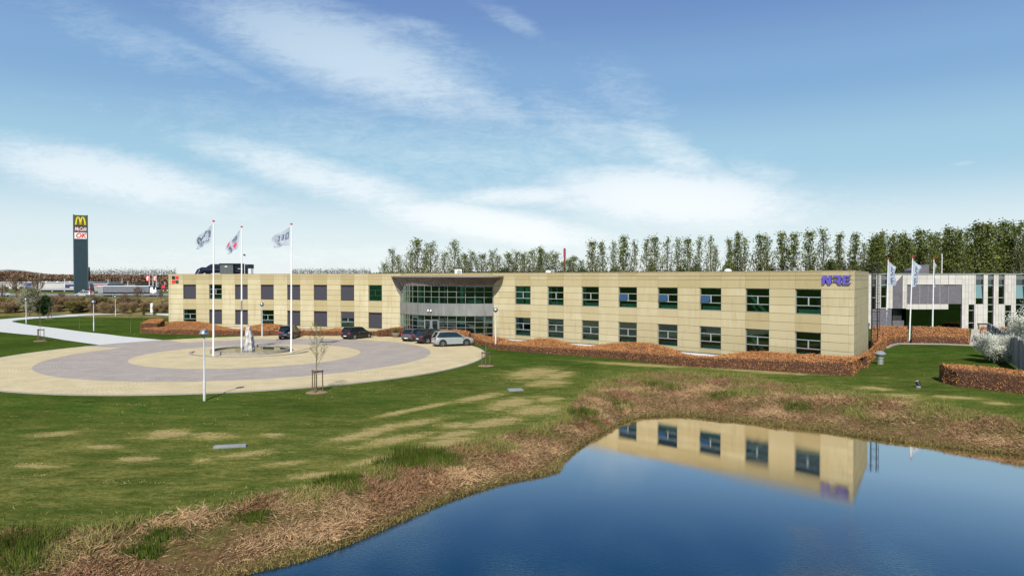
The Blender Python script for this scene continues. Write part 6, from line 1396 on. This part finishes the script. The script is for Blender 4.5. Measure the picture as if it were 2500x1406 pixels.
P = nrg.normal(size=(220, 3)) * np.array([.22, .22, .2]) + np.array([0, 0, .85]); V_, F_ = cards(P, .14); np_mesh('plant', V_, F_, MAT['tuft'], t, rnd=nrg.random(220))
b = GP(1174, 868, .04); g = G(b); g.box(b, (.9, .22, .03), rz=R(20)); 
for k in range(6): g.box(b + Vector((math.cos(R(20)), math.sin(R(20)), 0)) * (-.38 + .15 * k) + Vector((0, 0, .02)), (.04, .2, .02), rz=R(20))
o = g.build('drain_grate', MAT['darkm']); o.location = b; tag(o, 'dark slot drain grate near the right end of the forecourt paving', 'drain')
# picnic table and seats by the stone building
b = GPT(2396, 803); t = empty('picnic_table', b, label='small grey brown table block on the paved path by the stone building', cat='table'); g = G(b); g.box(b + Vector((0, 0, .78)), (1.6, .9, .08)); g.build('tabletop', MAT['wood'], t)
for s in (-1, 1): g = G(b); g.box(b + Vector((s * .6, 0, .37)), (.12, .8, .74)); g.build('leg', MAT['wood'], t)
for i, (px, py) in enumerate(((2372, 836), (2384, 836), (2390, 838))):
    b = GPT(px, py) + Vector((0, 0, .05)); t = empty('stepping_figure', b); t.name = 'bike_rack'; tag(t, 'dark bent tube bicycle rack on the paved path, ' + ('leftmost', 'middle', 'rightmost')[i] + ' of three', 'bicycle rack', 'bicycle racks'); g = G(b); g.tube(b, b + Vector((.25, 0, .75)), .04); g.tube(b + Vector((.25, 0, .75)), b + Vector((.55, 0, .6)), .04); g.tube(b + Vector((.55, 0, .6)), b + Vector((.45, 0, 0)), .04); g.build('hoop', MAT['darkm'], t); g = G(b); g.box(b + Vector((.22, 0, .02)), (.7, .1, .04)); g.build('foot_bar', MAT['darkm'], t)

# ------------------------------------------------------------------ bank vegetation
def bank_points(n, tlo, thi, xr=(-24, 50), yr=(13, 62)):
    out = []; tot_ = 0
    while tot_ < n:
        X = nrg.uniform(*xr, n * 2); Y = nrg.uniform(*yr, n * 2)
        keep = (np.abs(X) < Y * .80 + 3) & (nrg.random(n * 2) < np.clip(34 / np.maximum(Y, 16), .35, 1.0)); X, Y = X[keep], Y[keep]
        z, ib, t_, dp, ip = H(X, Y, True); k = ib & (t_ > tlo) & (t_ < thi); out.append(np.stack([X[k], Y[k], z[k], t_[k]], 1)); tot_ += k.sum()
    return np.concatenate(out)[:n]
def nzv(P, s, off=0): return np.array([noise.noise(Vector((p[0] * s + off, p[1] * s, off))) for p in P])
Pb = bank_points(170000, .03, 1.0); cl = nzv(Pb, .45, 3); a_ = nzv(Pb, .9, 9) * 6 + nrg.normal(scale=1.1, size=len(Pb)); gr = nzv(Pb, .33, 17)
keep = (nrg.random(len(Pb)) < np.clip(.75 + cl * 1.1 - np.clip((Pb[:, 0] - 10) / 14, 0, 1) * .35, .12, 1)) & ((Pb[:, 3] < .9) | (nrg.random(len(Pb)) < .4)) & (nrg.random(len(Pb)) < np.clip(Pb[:, 3] * 5, .25, 1)); Pb, cl, a_, gr = Pb[keep], cl[keep], a_[keep], gr[keep]
Lb = nrg.uniform(.10, .40, len(Pb)) * (1 + cl * .5) * np.clip(.5 + Pb[:, 3], .5, 1.1); tilt = np.clip(nrg.normal(1.3, .25, len(Pb)), .4, 1.56); P3 = Pb[:, :3] + np.stack([np.zeros(len(Pb)), np.zeros(len(Pb)), nrg.uniform(0, .07, len(Pb)) + np.clip(cl, 0, 1) * .10], 1)
V_, F_ = blades(P3, Lb, .022, a_, tilt); tag(np_mesh('dry_reeds', V_, F_, MAT['reed'], rnd=np.clip(nrg.normal(.45 + cl * .6, .38), 0, 1)), kind='stuff')
REDDISH = M('russet_stems', (.05, .026, .015), (.33, .18, .10), .85, attr=True, scale=.4)
k = (nrg.random(len(gr)) < np.clip((gr + (Pb[:, 3] - .6) * .4) * 2.4, 0, .55)); V_, F_ = blades(P3[k] + np.array([0, 0, .03]), Lb[k] * .8, .035, a_[k] + 1, tilt[k] * .7); tag(np_mesh('russet_stems', V_, F_, REDDISH, rnd=nrg.random(k.sum())), kind='stuff')
Pg = bank_points(70000, .35, 1.0); c2 = nzv(Pg, .4, 31); keep = (nrg.random(len(Pg)) < np.clip(c2 * 2.6 + .1 + (Pg[:, 3] - .80) * 4.5 + np.clip((Pg[:, 0] - 6) / 12, 0, 1) * .7, 0, 1)); Pg = Pg[keep]; n = len(Pg)
V_, F_ = blades(Pg[:, :3], nrg.uniform(.15, .42, n), .03, nrg.uniform(0, 6.28, n), nrg.uniform(.1, .8, n)); tag(np_mesh('bank_grass', V_, F_, MAT['paletuft'], rnd=nrg.random(n)), kind='stuff')
# low moss and stems at the waterline
Pw = bank_points(16000, .0, .12); n = len(Pw); V_, F_ = blades(Pw[:, :3], nrg.uniform(.05, .22, n), .03, nrg.uniform(0, 6.28, n), nrg.uniform(.2, 1.3, n)); tag(np_mesh('shoreline_stubble', V_, F_, MAT['olive'], rnd=nrg.random(n)), kind='stuff')
# rough lawn margin
Xl = nrg.uniform(-34, 48, 200000); Yl = nrg.uniform(15, 60, 200000); z, ib, t_, dp, ip = H(Xl, Yl, True); dl = seg_dist(Xl, Yl, LAWNE)[0]
k = (~ib) & (~ip) & (nrg.random(len(Xl)) < np.exp(-dl / .9)) & (np.abs(Xl) < Yl * .8 + 3); Q3 = np.stack([Xl[k], Yl[k], z[k]], 1); n = len(Q3); V_, F_ = blades(Q3, nrg.uniform(.04, .15, n), .03, nrg.uniform(0, 6.28, n), nrg.uniform(.1, 1.1, n)); tag(np_mesh('lawn_margin_grass', V_, F_, MAT['paletuft'], rnd=nrg.random(n)), kind='stuff')
# short turf blades near the camera, and straw where the grass has died back
Xl = nrg.uniform(-36, 22, 260000); Yl = 15 + 29 * nrg.random(260000) ** 1.3; z, ib, t_, dp, ip = H(Xl, Yl, True); rr_ = np.hypot(Xl - CX, Yl - CY); dd = np.zeros(len(Xl))
for cx0, cy0, ux, uy, hl, hw in DRYW: dx, dy = Xl - cx0, Yl - cy0; dd = np.maximum(dd, np.exp(-.8 * (((dx * ux + dy * uy) / hl) ** 2 + ((-dx * uy + dy * ux) / hw) ** 2)))
c4 = nzv(np.stack([Xl * .6, Yl * 1.3], 1), .8, 55); ok = (~ib) & (~ip) & (rr_ > R3 + .3) & (np.abs(Xl) < Yl * .78 + 2)
k = ok & (dd + c4 * .5 < .38) & (nrg.random(len(Xl)) < np.clip(.32 + c4 * .9, .05, 1)); Q3 = np.stack([Xl[k], Yl[k], z[k]], 1)[:70000]; n = len(Q3)
TURF = M('turf_blade', (.011, .038, .003), (.12, .18, .030), .7, attr=True, scale=.9, trans=.2); V_, F_ = blades(Q3, nrg.uniform(.025, .07, n), .022, nrg.uniform(0, 6.28, n), nrg.uniform(.2, 1.2, n)); tag(np_mesh('lawn_grass', V_, F_, TURF, rnd=nrg.random(n) ** 1.3), kind='stuff')
k = ok & (dd + c4 * .9 > .5) & (nrg.random(len(Xl)) < .7); Q3 = np.stack([Xl[k], Yl[k], z[k]], 1)[:26000]; n = len(Q3); V_, F_ = blades(Q3, nrg.uniform(.03, .08, n), .022, nrg.uniform(0, 6.28, n), nrg.uniform(.7, 1.5, n)); tag(np_mesh('lawn_straw', V_, F_, M('straw_blade', (.16, .12, .04), (.62, .50, .26), .8, attr=True, scale=.9), rnd=nrg.random(n)), kind='stuff')
# green clumps on the bank, one by one
CL = [(1050, 1122, 1.5, .6, 'wide dark green grass clump on the bank crest above the left shore'), (985, 1132, 1.0, .5, 'green grass clump just left of the widest clump on the bank crest'), (30, 1352, 1.5, .55, 'big dark green clump in the bottom left corner'), (1432, 1012, 1.0, .6, 'upright green clump at the narrow left end of the far bank'), (1515, 990, 1.2, .5, 'green clump above the left corner of the pond'), (1610, 942, 2.0, .45, 'broad green clump at the top of the far bank'), (1455, 1035, .5, .4, 'small green clump near the pond corner'), (400, 1312, .7, .35, 'low green clump among dry reeds left of the bottom centre'), (350, 1350, .5, .3, 'small green clump low on the lower left bank'), (620, 1265, .6, .3, 'small green clump on the bank crest above the bottom shore'), (1760, 965, 1.4, .35, 'low green patch on the far bank middle'), (1950, 985, 1.5, .35, 'low green patch on the far bank below the corner hedge'), (2420, 1060, 1.6, .35, 'low dark green patch on the far bank at the right'), (840, 1180, 1.1, .4, 'green tuft between lawn and reeds at lower middle'), (2190, 1015, 1.5, .3, 'low green patch on the far right bank')]
for px, py, r, h, lb in CL:
    b = GPT(px, py); t_n = int(1500 * r * (.45 if py < 1100 else 1)); an = nrg.uniform(0, 6.28, t_n); ph = nrg.uniform(0, 6.28, 3); rad_ = r * np.sqrt(nrg.random(t_n)) * nrg.uniform(.6, 1.2, t_n) * (1 + .35 * np.sin(2 * an + ph[0]) + .25 * np.sin(3 * an + ph[1]) + .15 * np.sin(7 * an + ph[2])); X = b.x + np.cos(an) * rad_; Y = b.y + np.sin(an) * rad_ * .75; Z = H(X, Y)
    V_, F_ = blades(np.stack([X - b.x, Y - b.y, Z - b.z], 1), nrg.uniform(.4, 1.1, t_n) * h, .028, an + nrg.normal(scale=.6, size=t_n), np.abs(nrg.normal(.25, .25, t_n))); o = np_mesh('grass_clump', V_, F_, MAT['tuft'], rnd=nrg.random(t_n) * .8, loc=b); tag(o, lb, 'grass clump', 'green clumps on the pond bank')
# dandelions
Xl = nrg.uniform(-60, 45, 2400); Yl = nrg.uniform(30, 100, 2400); c3 = nzv(np.stack([Xl, Yl], 1), .12, 77); z, ib, t_, dp, ip = H(Xl, Yl, True); rr_ = np.hypot(Xl - CX, Yl - CY)
k = (~ib) & (~ip) & (rr_ > R3 + .5) & (c3 > -.05) & ((Yl < 55) | (Xl < -35)); Q3 = np.stack([Xl[k], Yl[k], z[k] + .06], 1); 
if len(Q3): V_, F_ = cards(Q3, .045); tag(np_mesh('dandelion_flowers', V_, F_, MAT['flower']), kind='stuff')
